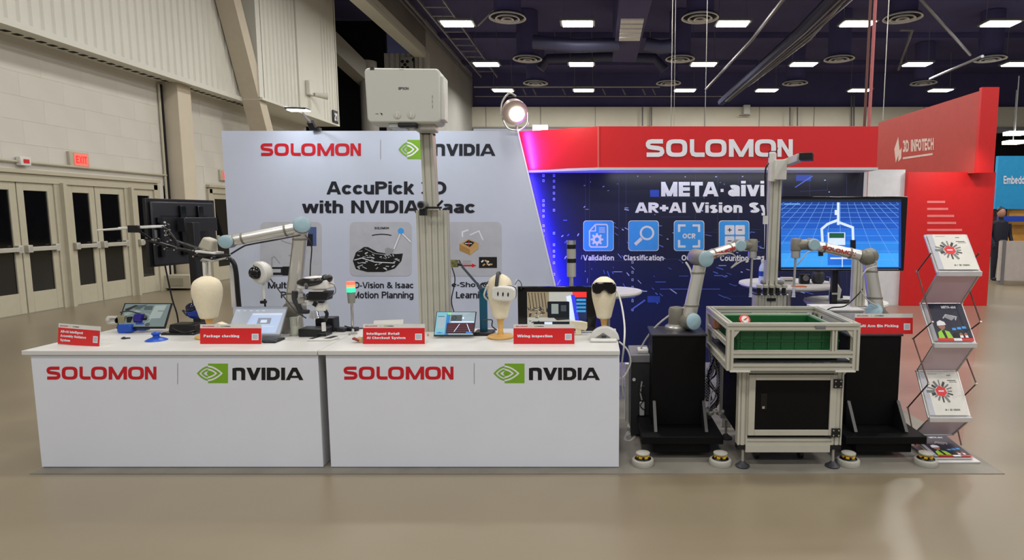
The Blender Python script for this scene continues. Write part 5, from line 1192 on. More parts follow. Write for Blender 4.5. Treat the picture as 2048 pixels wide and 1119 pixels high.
for z0_, z1_, m__ in ((1.0, 1.13, ALU), (1.13, 1.17, BLACK), (1.17, 1.26, ALU), (1.26, 1.30, BLACK), (1.30, 1.34, CHROME)): MB().cyl((q.x, 5.6, z0_), (q.x, 5.6, z1_), .043, n=22).obj('band', m__, t)
# ================================================================ ON THE COUNTERS
def gp(px, py): return G(px, py, CT)
# ---- cream mannequin heads on wooden stands
def mannequin(px, ptop, pchin, Y, lab, rw, disc=None, wood=True):
    top = P(px, ptop, Y).z; x = P(px, (ptop+pchin)/2, Y).x; low = P(px, pchin, Y).z; H = top-low
    t = thing('mannequin_head', lab, 'mannequin head', (x, Y, CT))
    prof = [(0, 1), (.3, .99), (.55, .95), (.75, .905), (.87, .855), (.95, .79), (.995, .7), (1.0, .62), (.97, .52), (.9, .40), (.79, .27), (.71, .18), (.65, .1), (.61, .04), (.56, 0.01), (.5, 0)]
    MB().lathe((x, Y, low), [(r*rw, h*H) for r, h in prof][::-1], n=32, sy=1.1).obj('head', CREAM, t)
    MB().lathe((x, Y, CT+.01), [(.024, 0), (.018, .03), (.016, .07), (.024, low-CT-.02), (.03, low-CT-.01)], n=20).obj('stand_neck', WOOD, t)
    if wood: MB().lathe((x, Y, CT), [(.082, 0), (.088, .006), (.088, .013), (.08, .018), (.025, .022), (0, .022)], n=32).obj('stand_base', WOOD, t)
    return t, x, low, H
mannequin(415, 552, 636, 3.98, 'bare cream mannequin head behind the Package checking card', .088)
t2, x2, low2, H2 = mannequin(1000, 548, 636, 3.98, 'cream mannequin head on wooden stand wearing the white headset', .083)
t3, x3, low3, H3 = mannequin(1208, 553, 636, 3.98, 'cream mannequin head wearing black glossy goggles', .083, wood=False)
# white headset
t = thing('white_headset', 'white virtual reality headset with three dark slots', 'headset', (x2, 3.88, P(0, 587, 3.88).z))
c = P(1007, 587, 3.88); pts = []
for k in range(32):
    a = 2*pi*k/32; pts.append((.079*math.copysign(abs(cos(a))**.55, cos(a)), .049*math.copysign(abs(sin(a))**.6, sin(a))))
M_ = Matrix.Translation(c) @ Matrix.Rotation(math.radians(4), 4, 'Y')
MB(M_).prism(pts, (0, -.02, 0), (1, 0, 0), (0, 0, 1), (0, 1, 0), .055).obj('visor', WPL, t, .01); MB(M_).prism([(a*1.01, b*1.01) for a, b in pts], (0, .036, 0), (1, 0, 0), (0, 0, 1), (0, 1, 0), .02).obj('face_pad', DARK, t, .004)
for x in (-.033, 0, .033): MB(M_).lathe((x, -.0215, -.002), [(.014, 0), (.014, .002)], axis=(0, -1, 0), n=16, sy=1, sx=.33).obj('sensor_slot', BLACK, t)
MB().tube([(x2-.005, 3.87, c.z+.05), (x2-.0, 3.89, P(0, 553, 3.9).z), (x2, 3.95, P(0, 546, 3.95).z), (x2, 4.05, c.z+.06)], .012, 8, 4).obj('top_strap', DARK, t)
MB().tube([P(975, 570, 3.92), P(968, 590, 3.95), P(975, 600, 4.0)], .006, 6, 3).obj('side_strap', WPL, t); MB().tube([P(1030, 570, 3.9), P(1036, 560, 3.95), P(1043, 568, 3.96), P(1042, 578, 3.98)], .003, 6, 3).obj('cable', DARK, t)
MB().tube([P(1034, 560, 3.95), P(1030, 574, 3.92)], .007, 6).obj('side_strap', WPL, t)
# goggles
c = P(1208, 576, 3.885); t = thing('black_goggles', 'black glossy ski style goggles on the right mannequin head', 'goggles', c)
def gog(s): return [(-.079*s, .006), (-.074*s, .026*s), (-.05*s, .036*s), (0, .037*s), (.05*s, .036*s), (.074*s, .026*s), (.079*s, .0), (.074*s, -.026*s), (.05*s, -.041*s), (.028*s, -.036*s), (.012*s, -.02*s), (0, -.013*s), (-.012*s, -.02*s), (-.028*s, -.036*s), (-.05*s, -.041*s), (-.074*s, -.026*s)]
MB(Matrix.Translation(c)).prism(gog(1), (0, -.012, 0), (1, 0, 0), (0, 0, 1), (0, 1, 0), .03).obj('front_glass', BLACKG, t, .008)
MB(Matrix.Translation(c)).prism(gog(1.04), (0, .012, 0), (1, 0, 0), (0, 0, 1), (0, 1, 0), .01).obj('metal_rim', ALU, t, .003)
MB(Matrix.Translation(c)).prism(gog(.98), (0, .022, 0), (1, 0, 0), (0, 0, 1), (0, 1, 0), .03).obj('face_pad', WPL, t, .006)
# white dome stand under the goggles mannequin
Y = 3.93; xx = P(1209, 670, Y).x; t = thing('headset_stand', 'white dome shaped stand with folded strap on the counter end', 'stand', (xx, Y, CT))
m_ = MB(); m_.prism([(.098*cos(pi*k/20), .092*sin(pi*k/20)) for k in range(21)], (xx, Y-.05, CT), (1, 0, 0), (0, 0, 1), (0, 1, 0), .05); m_.obj('dome_plate', WPL, t, .008)
MB().bb((xx-.095, Y-.11, CT), (xx+.08, Y-.052, CT+.02)).obj('lower_pad', WPL, t, .009)
m_ = MB(); m_.prism([(-.05, 0), (.05, 0), (0, .032)], (xx-.01, Y-.056, CT+.021), (1, 0, 0), (0, 0, 1), (0, 1, 0), .006); m_.obj('strap_notch', mat('notch_grey', (120, 118, 112), .5), t)
MB().box((xx-.005, Y-.062, CT+.03), (.03, .008, .01)).obj('buckle', DARK, t)
# ---- laptops and tablets (screen panel with printed picture)
def laptop(px0, px1, ptop, pbot, Ytop, Ybot, lab, draw, name='laptop', kb=None, skew=0, bez=BLACK):
    a = P(px0[0], ptop, Ytop); b = P(px1[0], ptop, Ytop); c = P(px1[1], pbot, Ybot); d = P(px0[1], pbot, Ybot)
    d.z = max(d.z, CT+.008); c.z = max(c.z, CT+.008)
    t = thing(name, lab, name.replace('_', ' '), ((a.x+b.x)/2, Ybot, CT))
    q, n = quad(a, b, c, d); m_ = MB(); F = [q(0, 0), q(1, 0), q(1, 1), q(0, 1)]
    m_.add(F+[p-n*.008 for p in F], [(0, 1, 2, 3), (4, 5, 6, 7), (0, 1, 5, 4), (1, 2, 6, 5), (2, 3, 7, 6), (3, 0, 4, 7)]); m_.obj('screen_panel', bez, t, .002)
    cv = Canvas(q, n, .0012, .0004); draw(cv); cv.done('picture', t)
    if kb:
        x0, x1, y0, y1 = kb; MB().bb((x0, y0, CT), (x1, y1, CT+.014)).obj('keyboard_base', BLACK, t, .003)
        for r in range(4):
            for k in range(9):
                w_ = (x1-x0-.03)/9; MB().bb((x0+.015+k*w_, y0+.02+r*.02, CT+.014), (x0+.012+(k+1)*w_, y0+.036+r*.02, CT+.0165)).obj('key', DARK, t)
    return t
G1, G2, G3, G4 = sm('grey_green', (104, 118, 118), .35), sm('grey_dark', (70, 80, 82), .3), sm('grey_light', (138, 150, 148), .4), sm('grey_black', (40, 44, 46), .2)
def d1(cv):
    cv.rect(.03, .04, .97, .93, G1); cv.poly([(.05, .25), (.25, .08), (.32, .1), (.1, .35)], G4, 1); cv.poly([(.3, .1), (.5, .06), (.36, .26), (.24, .24)], G2, 1); cv.poly([(.05, .4), (.3, .3), (.42, .34), (.1, .5)], G3, 1)
    cv.rect(.45, .12, .62, .28, G2, 1); cv.poly([(.66, .1), (.9, .08), (.84, .6), (.6, .62)], G3, 1); cv.ring(.5, .62, .16, .02, G3, 2, ry=.2); cv.disc(.62, .85, .05, G2, 2, ry=.07); cv.rect(.75, .3, .88, .34, G1, 2)
Y = 4.16; laptop((249, 232), (345, 330), 606, 657, 4.24, 4.14, 'open laptop with grey green picture behind the blue gripper', d1, kb=None)
L1, L2, L3, L4 = sm('lt_grey', (150, 156, 166), .4), sm('lt_blue', (160, 176, 204), .5), sm('lt_mid', (124, 130, 142), .4), sm('lt_white', (186, 196, 212), .5)
def d2(cv):
    cv.rect(.01, .02, .985, .94, L1); cv.rect(.01, .02, .985, .09, L3, 1); cv.poly([(.36, .24), (.94, .22), (.9, .9), (.28, .9)], L2, 1); cv.rect(.37, .24, .93, .3, L4, 2); cv.rect(.5, .4, .75, .6, L3, 2); cv.rect(.56, .46, .68, .56, L4, 3); cv.rect(.42, .68, .84, .7, L4, 2)
    for k in range(5): cv.rect(.05+k*.12, .14, .1+k*.12, .16, L4, 2)
a = P(473, 612, 4.05); laptop((473, 452), (576, 560), 613, 672, 4.07, 3.93, 'silver laptop screen showing pale blue windows behind Package checking card', d2, kb=(P(470, 670, 3.9).x, P(566, 670, 3.9).x, 3.80, 3.925), bez=mat('laptop_silver', (120, 124, 132), .4, .3))
T1, T2, T3, T4, T5 = sm('tb_cyan', (110, 165, 180), .35), sm('tb_blue', (44, 110, 170), .5), sm('tb_grey', (140, 158, 168), .35), sm('tb_dark', (44, 30, 40), .25), sm('tb_red', (120, 50, 56), .35)
def d3(cv):
    cv.rect(.02, .03, .98, .95, T3); cv.rect(.02, .03, .3, .95, T1, 1); cv.rect(.06, .25, .24, .7, T3, 2); cv.rect(.06, .2, .22, .22, SK, 2); cv.rect(.27, .1, .36, .95, T2, 2); cv.rect(.29, .05, .38, .14, sm('tb_green', (110, 190, 120), .5), 3)
    cv.rect(.3, .48, .98, .9, T4, 3); 
    for k in range(5): cv.rect(.32, .52+k*.075, .97, .54+k*.075, T5, 4)
    cv.rect(.38, .15, .66, .4, G2, 3); cv.ring(.47, .27, .05, .015, SK, 4, ry=.08); cv.disc(.69, .28, .025, W2, 4, ry=.04); cv.rect(.4, .42, .97, .46, W2, 4)
    cv.line([(.5, .84), (.62, .52)], .014, W2, 5); cv.line([(.8, .52), (.9, .84)], .014, W2, 5); cv.rect(.8, .84, .95, .9, T2, 5); cv.poly([(.04, .9), (.14, .84), (.26, .9)], T2, 3)
laptop((873, 867), (953, 947), 623, 672, 4.08, 3.95, 'small tablet with black frame showing blue and red screen', d3, name='tablet')
# monitor with camera picture
def d4(cv):
    cv.rect(.12, .13, .88, 1, sm('mo_grey', (170, 172, 166), .5)); B_ = sm('mo_beige', (140, 128, 104), .4); cv.rect(.12, .13, .4, .75, B_, 1); cv.rect(.7, .13, .88, .26, sm('mo_red', (226, 50, 50), .6), 3)
    for k in range(6): cv.line([(.14+k*.04, .15), (.17+k*.04, .6)], .008, SK, 2)
    random.seed(9)
    for k in range(40): x = random.uniform(.14, .36); y = random.uniform(.5, .93); cv.line([(x, y), (x+random.uniform(-.04, .04), y+random.uniform(-.05, .05))], .014, SK if k % 3 else sm('mo_grey', (170, 172, 166), .5), 2+k % 3)
    cv.poly([(.4, .42), (.62, .36), (.66, .8), (.5, .82), (.36, .6)], G4, 3); cv.rrect(.38, .36, .66, .76, .02, SK, 3); cv.rect(.43, .42, .52, .66, G3, 4); cv.rect(.55, .45, .62, .6, G2, 4)
    cv.poly([(.62, .24), (.7, .2), (.75, .85), (.67, .85)], W2, 2); cv.poly([(.68, .2), (.73, .2), (.79, .9), (.74, .9)], sm('mo_blue', (50, 60, 220), .6), 3); cv.poly([(.72, .2), (.88, .2), (.88, .9), (.78, .9)], sm('mo_navy', (30, 44, 90), .4), 2)
    for k in range(4): cv.rect(.75, .3+k*.09, .87, .35+k*.09, sm('mo_cyan', (60, 150, 210), .6), 4)
    cv.rect(.2, .85, .66, 1, SK, 4); cv.rect(.34, .86, .44, .98, W2, 5)
Y = 4.16; a, b = P(1035, 573, Y), P(1192, 573, Y)
t = thing('monitor', 'black framed monitor showing a camera view behind Wiring inspection card', 'monitor', ((a.x+b.x)/2, Y, CT))
MB().bb((a.x, Y, CT+.01), (b.x, Y+.03, a.z)).obj('bezel', BLACKG, t, .004)
cv = Canvas(lambda x, y: (a.x+(b.x-a.x)*x, Y, a.z+(CT+.035-a.z)*y), (0, -1, 0), .0015, .0004); d4(cv); cv.done('picture', t)
MB().bb(((a.x+b.x)/2-.1, Y-.03, CT), ((a.x+b.x)/2+.1, Y+.1, CT+.01)).obj('foot', BLACK, t)
c = P(1157, 648, 4.1); t = thing('white_device', 'cream angular device in front of the monitor', 'device', (c.x, 4.08, CT)); m_ = MB(); m_.prism([(-.055, -.02), (.05, -.04), (.062, -.02), (.062, .015), (.02, .025), (-.055, .03)], (c.x, 4.06, c.z+.0), (1, 0, 0), (0, 0, 1), (0, 1, 0), .03); m_.bb((c.x-.02, 4.065, CT), (c.x+.02, 4.085, c.z-.02)); m_.obj('body', CREAM, t, .004)
# ---- gripper and suction items
BLU = mat('gripper_blue', (24, 74, 176), .35); IND = mat('motor_indigo', (40, 30, 120), .3); CLR = mat('clear_cylinder', (196, 194, 184), .12, .3, var=.15)
g = gp(262, 668); t = thing('blue_gripper', 'blue tool head with clear cylinder beside the first red card', 'gripper', g); Y = g.y+.08
c0_ = P(232, 640, Y); MB().cyl(c0_+Vector((-.05, 0, 0)), c0_+Vector((.02, 0, 0)), .03, n=20).obj('clear_cylinder', CLR, t); MB().cyl(c0_+Vector((-.02, -.02, 0)), c0_+Vector((.02, -.02, 0)), .018).obj('metal_core', CHROME, t)
MB().box(P(247, 640, Y), (.045, .05, .065)).obj('metal_block', mat('beige_metal', (150, 142, 112), .4, .3), t, .004); MB().box(P(262, 640, Y), (.03, .045, .05)).obj('black_spacer', BLACK, t, .003)
c1_ = P(280, 637, Y); MB().cyl(c1_+Vector((-.025, 0, 0)), c1_+Vector((.03, 0, 0)), .034).obj('motor', IND, t); MB().cyl(c1_+Vector((.02, 0, -.004)), c1_+Vector((.055, 0, -.008)), .014).obj('motor_plug', BLACK, t)
MB().tube([P(241, 625, Y), P(255, 622, Y), P(275, 626, Y), P(291, 632, Y), P(298, 640, Y)], .005, 6, 4).obj('cable', DARK, t)
MB().box(P(254, 656, Y-.03), (.1, .06, .055)).obj('blue_base', BLU, t, .008); MB().box(P(286, 652, Y), (.07, .06, .06)).obj('blue_side_cup', BLU, t, .01); MB().lathe((P(251, 670, Y-.03).x, Y-.03, CT), [(.042, 0), (.045, .01), (.045, .03)], n=20, sy=.7).obj('blue_foot', BLU, t)
g = gp(249, 678); t = thing('black_clip', 'tiny black clip lying in front of the blue tool head', 'clip', g); MB().tube([g+Vector((-.02, 0, .005)), g+Vector((0, -.01, .007)), g+Vector((.01, 0, .005)), g+Vector((-.005, .01, .005)), g+Vector((.03, .01, .005))], .004, 6, 4).obj('wire', BLACK, t); MB().ell(g+Vector((-.004, 0, .008)), (.01, .01, .008), 10, 8).obj('ring', BLACK, t)
g = gp(313, 681); t = thing('suction_handle', 'blue suction cup with round knob on the white counter', 'suction cup', g)
MB().lathe(g, [(.062, 0), (.064, .004), (.05, .012), (.022, .024)], n=28).obj('cup', BLU, t); MB().lathe(g, [(.02, .022), (.018, .035), (.026, .042), (.026, .052), (.01, .058), (0, .062)], n=20).obj('knob', BLU, t); MB().lathe(g, [(.065, -.0), (.065, .002)], n=28).obj('rubber_rim', mat('pale_rim', (170, 190, 214), .3), t)
# black laptop and blue headset behind
c = P(376, 640, 4.2); t = thing('black_equipment_case', 'low black device lying behind the bare mannequin head', 'device', (c.x, 4.2, CT)); MB().box((c.x, 4.2, CT+.03), (.2, .14, .06), top=(.94, .8)).obj('body', BLACK, t, .006); MB().bb((c.x-.1, 4.06, CT), (c.x+.13, 4.13, CT+.016)).obj('tray', BLACKG, t, .004)
MB().tube([P(345, 655, 4.0), P(365, 664, 3.95), P(385, 662, 3.95), P(405, 656, 4.0)], .004, 6, 4).obj('cable', BLACK, t)
c = P(388, 622, 4.18); t = thing('blue_headset', 'dark blue and black smart glasses headset resting on the black device', 'headset', c)
MB().ell(c+Vector((0, 0, -.01)), (.05, .04, .045)).obj('shell', mat('headset_blue', (20, 50, 140), .3), t); MB().ell(c+Vector((-.004, -.012, .025)), (.042, .036, .035)).obj('visor', mat('visor_navy', (20, 20, 50), .15), t); MB().tube([c+Vector((.02, 0, .07)), c+Vector((.045, 0, .03)), c+Vector((.06, 0, -.03))], .01, 8, 4).obj('band', BLACK, t); MB().tube([c+Vector((-.03, -.03, 0)), c+Vector((-.06, -.03, .01)), c+Vector((-.03, -.03, -.03))], .005, 6, 4).obj('side_loop', BLACK, t)
c = P(440, 622, 4.25); t = thing('cream_tool_cover', 'cream curved cover with red tip lying right of bare head', 'cover', (c.x, 4.24, CT)); m_ = MB(); m_.prism([(-.05, .06), (-.02, .075), (.05, .045), (.09, .03), (.09, .02), (-.05, .02)], (c.x, 4.24, CT-.02), (1, 0, 0), (0, 0, 1), (0, 1, 0), .06); m_.obj('cover', CREAM, t, .006); MB().bb((c.x+.07, 4.23, CT+.012), (c.x+.095, 4.28, CT+.028)).obj('red_tip', RED, t, .003)
# ---- dome camera on stalk
c = P(518, 545, 4.1); t = thing('dome_camera', 'white dome camera with black lens bubble on a thin stalk', 'camera', (c.x, 4.12, CT))
ax = Vector((-.35, -.9, -.05)); MB().lathe(c+Vector((.012, .03, 0)), [(.058, -.03), (.076, 0), (.078, .035), (.07, .045), (.05, .05)], axis=ax, n=32).obj('housing', WPL, t); MB().ell(c+Vector((-.012, -.02, 0)), (.043, .043, .045)).obj('bubble', BLACKG, t)
for k in range(4): a = k*pi/2+.4; MB().ell(c+Vector((-.002+.054*cos(a), -.016+.01*cos(a), .055*sin(a))), (.004, .004, .004), 8, 6).obj('screw', DARK, t)
for k in range(5): a = k*1.1; MB().ell(c+Vector((-.012+.014*cos(a), -.052, .012+.012*sin(a))), (.006, .006, .006), 8, 6).obj('led', CHROME, t)
MB().cyl((c.x+.01, 4.13, c.z-.06), (c.x+.01, 4.13, P(0, 598, 4.12).z), .010).obj('stalk', WPL, t); MB().box(P(527, 604, 4.12), (.035, .03, .02)).obj('clamp', BLACK, t, .003); MB().bb((c.x-.02, 4.09, CT+.0), (c.x+.05, 4.16, CT+.012)).obj('foot', BLACK, t); MB().cyl((c.x+.012, 4.13, CT+.01), (c.x+.012, 4.13, P(0, 598, 4.12).z), .006).obj('lower_stalk', BLACK, t)
MB().tube([P(541, 558, 4.13), P(565, 590, 4.1), P(592, 622, 4.05), P(612, 636, 4.0)], .004, 6, 4).obj('cable', DARK, t)
# ---- microscope with headset on top
Y = 3.98; t = thing('microscope', 'white and black microscope with chrome lenses between cards one and three', 'microscope', (P(630, 660, Y).x, Y, CT))
def pp(px, py, dy=0): return P(px, py, Y+dy)
MB().bb((pp(592, 645).x, Y+.02, CT+.0), (pp(646, 645).x, Y+.14, CT+.055)).obj('black_base', BLACK, t, .006)
MB().tube([pp(596, 652, .05), pp(597, 634, .05), pp(606, 632, .05)], .009, 8, 3).obj('silver_bracket', STEEL, t)
m_ = MB(); m_.tube([pp(590, 582, .06), pp(590, 598, .06), pp(597, 612, .06), pp(602, 622, .06), pp(618, 623, .04)], [.02, .02, .018, .016, .012], 10, 4); m_.obj('curved_arm', DARK, t)
m_ = MB(); m_.prism([(-.09, .0), (-.02, .0), (.0, -.035), (.06, -.035), (.055, -.0), (.045, .03), (-.09, .04)], pp(632, 612, -.02), (1, 0, 0), (0, 0, 1), (0, 1, 0), .07); m_.obj('white_body', WPL, t, .005)
for k in range(3): MB().bar(pp(605, 606+k*4, -.022), pp(613, 606+k*4, -.022), .003).obj('vent_line', MIDG, t)
MB().box(pp(630, 608, -.026), (.026, .006, .03), Matrix.Rotation(.5, 3, 'Y')).obj('badge', BLACK, t)
for px, rr in ((622, .4), (636, -.3), (629, 0)):
    a = pp(628+(px-629)*.5, 622, -.01); b = pp(px, 637, -.02); MB().cyl(a, b, .016, .012, n=16).obj('objective_lens', CHROME, t)
MB().cyl(pp(629, 634, -.02), pp(629, 640, -.02), .01, .006).obj('lens_tip', CHROME, t)
MB().tube([pp(648, 618, 0), pp(654, 628, 0), pp(650, 642, 0)], .012, 8, 4).obj('focus_arm', BLACK, t)
MB().bar(pp(647, 645, -.03), pp(648, 662, -.03), .02, .02).obj('white_post', WPL, t)
m_ = MB(); q0 = pp(634, 592, -.05); m_.prism([(-.075, -.028), (.062, -.03), (.078, .028), (-.055, .028)], q0, (1, 0, 0), (0, 0, 1), (0, 1, 0), .09); m_.obj('black_box', BLACK, t, .004); MB().bb((q0.x-.045, q0.y-.003, q0.z+.03), (q0.x+.04, q0.y+.06, q0.z+.036)).obj('box_lid', WPL, t)
MB().cyl(pp(603, 586, -.03), pp(603, 592, -.03), .018, .02).obj('silver_knob', STEEL, t); MB().box(pp(643, 604, -.03), (.03, .03, .012)).obj('under_clip', BLACK, t)
MB().bar(pp(603, 594, .0), pp(606, 606, .0), .045, .05).obj('grey_neck', mat('neck_grey', (150, 148, 140), .45), t, .006)
c = pp(632, 565, .02); t = thing('white_black_headset', 'white and black helmet like headset resting on top of the microscope', 'headset', c)
MB(Matrix.Translation(c)).prism([(-.105, -.036), (.105, -.036), (.098, .0), (.1, .03), (-.08, .03), (-.1, .0)], (0, -.06, -.004), (1, 0, 0), (0, 0, 1), (0, 1, 0), .12).obj('white_shell', WPL, t, .012)
M_ = Matrix.Translation(c) @ Matrix.Rotation(math.radians(-5), 4, 'Y')
MB(M_).ell((-.012, -.05, .012), (.092, .035, .032)).obj('black_visor', mat('visor_black', (34, 32, 32), .2), t); MB(M_).ell((.0, -.04, .034), (.07, .035, .014)).obj('top_highlight', WPL, t); MB(M_).ell((.08, -.01, .02), (.035, .05, .03)).obj('side_pad', BLACK, t)
MB(M_).cyl((-.028, -.085, -.005), (-.028, -.065, .0), .013, n=14).obj('front_knob', MIDG, t); MB(M_).cyl((-.028, -.088, -.028), (-.028, -.07, -.005), .009, n=12).obj('knob_tail', DARK, t)
MB().tube([P(657, 566, 3.98), P(668, 570, 3.97), P(671, 584, 3.97), P(661, 593, 3.97)], .003, 6, 5).obj('cable', MIDG, t)
g = gp(652, 657); t = thing('black_box', 'black box with round dial behind the microscope', 'box', (g.x, 4.26, CT)); MB().box((P(655, 645, 4.22).x, 4.22, CT+.05), (.13, .1, .1)).obj('body', BLACK, t, .006); MB().cyl((P(658, 650, 4.17).x, 4.172, CT+.035), (P(658, 650, 4.17).x, 4.165, CT+.035), .022).obj('dial', DARK, t)
g = gp(620, 666); t = thing('tape_roll', 'amber tape roll lying beside the microscope base', 'tape', g+Vector((0, .02, 0))); MB().lathe(g+Vector((-.01, .03, 0)), [(.03, .0), (.046, 0), (.046, .026), (.03, .026), (.03, 0)], n=26).obj('roll', mat('amber_tape', (204, 152, 70), .4), t)
MB().lathe(g+Vector((-.01, .03, 0)), [(.028, 0.001), (.03, .001), (.03, .025), (.028, .025), (.028, 0.001)], n=22).obj('core', WPL, t)
g = gp(640, 682); t = thing('weighing_pad', 'white flat pad with two black strips in front of the microscope', 'device', g+Vector((0, .04, 0)), .12)
m_ = LM(t); m_.prism([(-.085, -.045), (.065, -.045), (.1, .02), (.08, .06), (-.045, .06)], (0, 0, 0), (1, 0, 0), (0, 1, 0), (0, 0, 1), .014); m_.obj('pad', WPL, t, .004)
for pl in ([(-.075, -.035), (-.05, -.035), (-.02, .05), (-.045, .05)], [(.02, -.03), (.06, -.03), (.085, .04), (.055, .05)]): m_ = LM(t); m_.prism(pl, (0, 0, .014), (1, 0, 0), (0, 1, 0), (0, 0, 1), .003); m_.obj('black_strip', BLACK, t)
LM(t).box((-.02, .05, .025), (.06, .02, .022)).obj('rear_block', BLACK, t, .003)
g = gp(681, 664); t = thing('power_adapter', 'dark grey adapter block between microscope and signal light', 'adapter', g+Vector((0, .03, 0)), -.2); LM(t).box((0, 0, .014), (.07, .06, .028)).obj('body', DARK, t, .005); LM(t).box((.065, .03, .013), (.07, .05, .026)).obj('second_body', BLACK, t, .004); MB().tube([P(690, 652, 4.12), P(700, 655, 4.08), P(716, 657, 4.06), P(730, 656, 4.1)], .005, 6, 4).obj('cable', BLACK, t)
g = gp(588, 672); t = thing('glass_jar', 'clear glass beaker standing right of the silver laptop', 'jar', g+Vector((0, .03, 0)))
GL = mat('jar_glass', (200, 204, 190), .08, alpha=.45, var=.1); MB().lathe(g+Vector((0, .03, 0)), [(.0, .002), (.034, 0), (.036, .006), (.033, .04), (.034, .118), (.037, .124)], n=24).obj('glass', GL, t); MB().lathe(g+Vector((0, .03, 0)), [(.042, 0), (.044, .004), (.03, .006)], n=24).obj('foot', GL, t); MB().lathe(g+Vector((0, .03, 0)), [(.0, .01), (.03, .01), (.03, .06), (0, .06)], n=20).obj('content', mat('jar_content', (196, 194, 170), .5), t)
# ---- signal light
Y = 4.1; q = P(703, 600, Y); t = thing('signal_light', 'small signal tower glowing red and green on a steel stalk', 'signal light', (q.x, Y, CT))
zz = lambda py: P(703, py, Y).z
for y0, y1, m__ in ((563, 569, mat('sig_red', (240, 110, 90), .3, emit=.9)), (569, 575, mat('sig_amber', (255, 160, 110), .3, emit=.9)), (575.4, 584, mat('sig_green', (60, 235, 175), .3, emit=.9))): MB().cyl((q.x, Y, zz(y1)), (q.x, Y, zz(y0)), .029, n=22).obj('lamp_tier', m__, t)
MB().lathe((q.x, Y, zz(606)), [(.022, 0), (.024, .006), (.027, zz(584)-zz(606))], n=20).obj('grey_body', mat('sig_grey', (136, 138, 130), .45), t); MB().cyl((q.x, Y, CT+.006), (q.x, Y, zz(606)), .009).obj('stalk', CHROME, t); MB().cyl((q.x, Y, CT), (q.x, Y, CT+.008), .03).obj('foot', STEEL, t)
# snack pieces left of third card
g = gp(716, 686); t = thing('snack_packet', 'small crumpled coloured snack packet left of the third red card', 'packet', g); MB().box(g+Vector((.01, .02, .016)), (.045, .035, .03), Matrix.Rotation(.4, 3, 'Y')).obj('wrapper', mat('wrapper_tan', (196, 160, 110), .4), t, .006); MB().box(g+Vector((-.015, .012, .022)), (.045, .03, .012), Matrix.Rotation(.3, 3, 'Y')).obj('flap', mat('wrapper_red', (140, 40, 40), .4), t, .003); MB().box(g+Vector((.03, .02, .02)), (.015, .035, .04)).obj('tag_end', mat('wrapper_green', (150, 170, 140), .4), t, .003)
g = P(772, 645, 3.95); t = thing('notebook', 'thin white open notebook leaning behind the third red card', 'notebook', (g.x, 3.95, CT)); 
MB().bar((g.x-.06, 3.93, CT+.06), (g.x+.07, 3.97, g.z+.012), .12, .006, up=(0, 1, 0)).obj('cover', WPL, t) if 0 else MB().box((g.x, 3.99, g.z-.045), (.2, .004, .11), Matrix.Rotation(-.04, 3, 'Y') @ Matrix.Rotation(-.35, 3, 'X')).obj('cover', WPL, t); MB().box((g.x, 4.0, g.z-.05), (.17, .006, .1), Matrix.Rotation(.02, 3, 'Y') @ Matrix.Rotation(-.35, 3, 'X')).obj('inner_pages', mat('page', (170, 176, 172), .6), t)
g = gp(856, 672); tag(MB().lathe(g, [(.005, 0), (.006, .012), (.002, .02)], n=10).obj('small_cap', mat('wrapper_tan', (1, 1, 1))), 'tiny tan cap right of the third red card', 'cap')
# ---- teal lamp stand with arm and small camera
TEAL = mat('teal_metal', (14, 84, 110), .35); DT = mat('slate_arm', (62, 74, 84), .4)
q = P(967, 620, 4.12); t = thing('arm_camera_stand', 'teal upright stand with slanting arm holding a small board camera', 'camera stand', (q.x, 4.12, CT))
MB().bb((q.x-.025, 4.1, CT+.015), (q.x+.025, 4.14, P(0, 575, 4.12).z)).obj('upright', TEAL, t, .005); MB().box((q.x+.01, 4.1, CT+.012), (.13, .13, .024)).obj('base', BLACK, t, .006)
MB().bar(P(963, 578, 4.1), P(924, 533, 4.06), .016, .016).obj('arm', DT, t); MB().cyl(P(960, 575, 4.12), P(960, 575, 4.06), .016).obj('arm_joint', DT, t); MB().tube([P(961, 570, 4.1), P(968, 566, 4.1), P(975, 574, 4.1)], .007, 8, 4).obj('hinge', BLACK, t)
MB().tube([P(972, 570, 4.1), P(978, 562, 4.1), P(990, 561, 4.15)], .004, 6, 4).obj('cable', DARK, t)
c = P(909, 527, 4.06); MB().box(c, (.045, .03, .05)).obj('circuit_board', mat('olive_board', (104, 104, 60), .5, var=.5, scale=60), t); MB().cyl(c+Vector((.02, 0, -.004)), c+Vector((.05, 0, -.008)), .014, .01).obj('camera_lens', BLACK, t); MB().bar(P(918, 520, 4.06), P(925, 534, 4.06), .008).obj('clip', DARK, t)
MB().tube([P(966, 640, 4.05), P(984, 640, 4.05), P(984, 652, 4.0), P(994, 660, 3.98)], .004, 6, 4).obj('cable', BLACK, t)
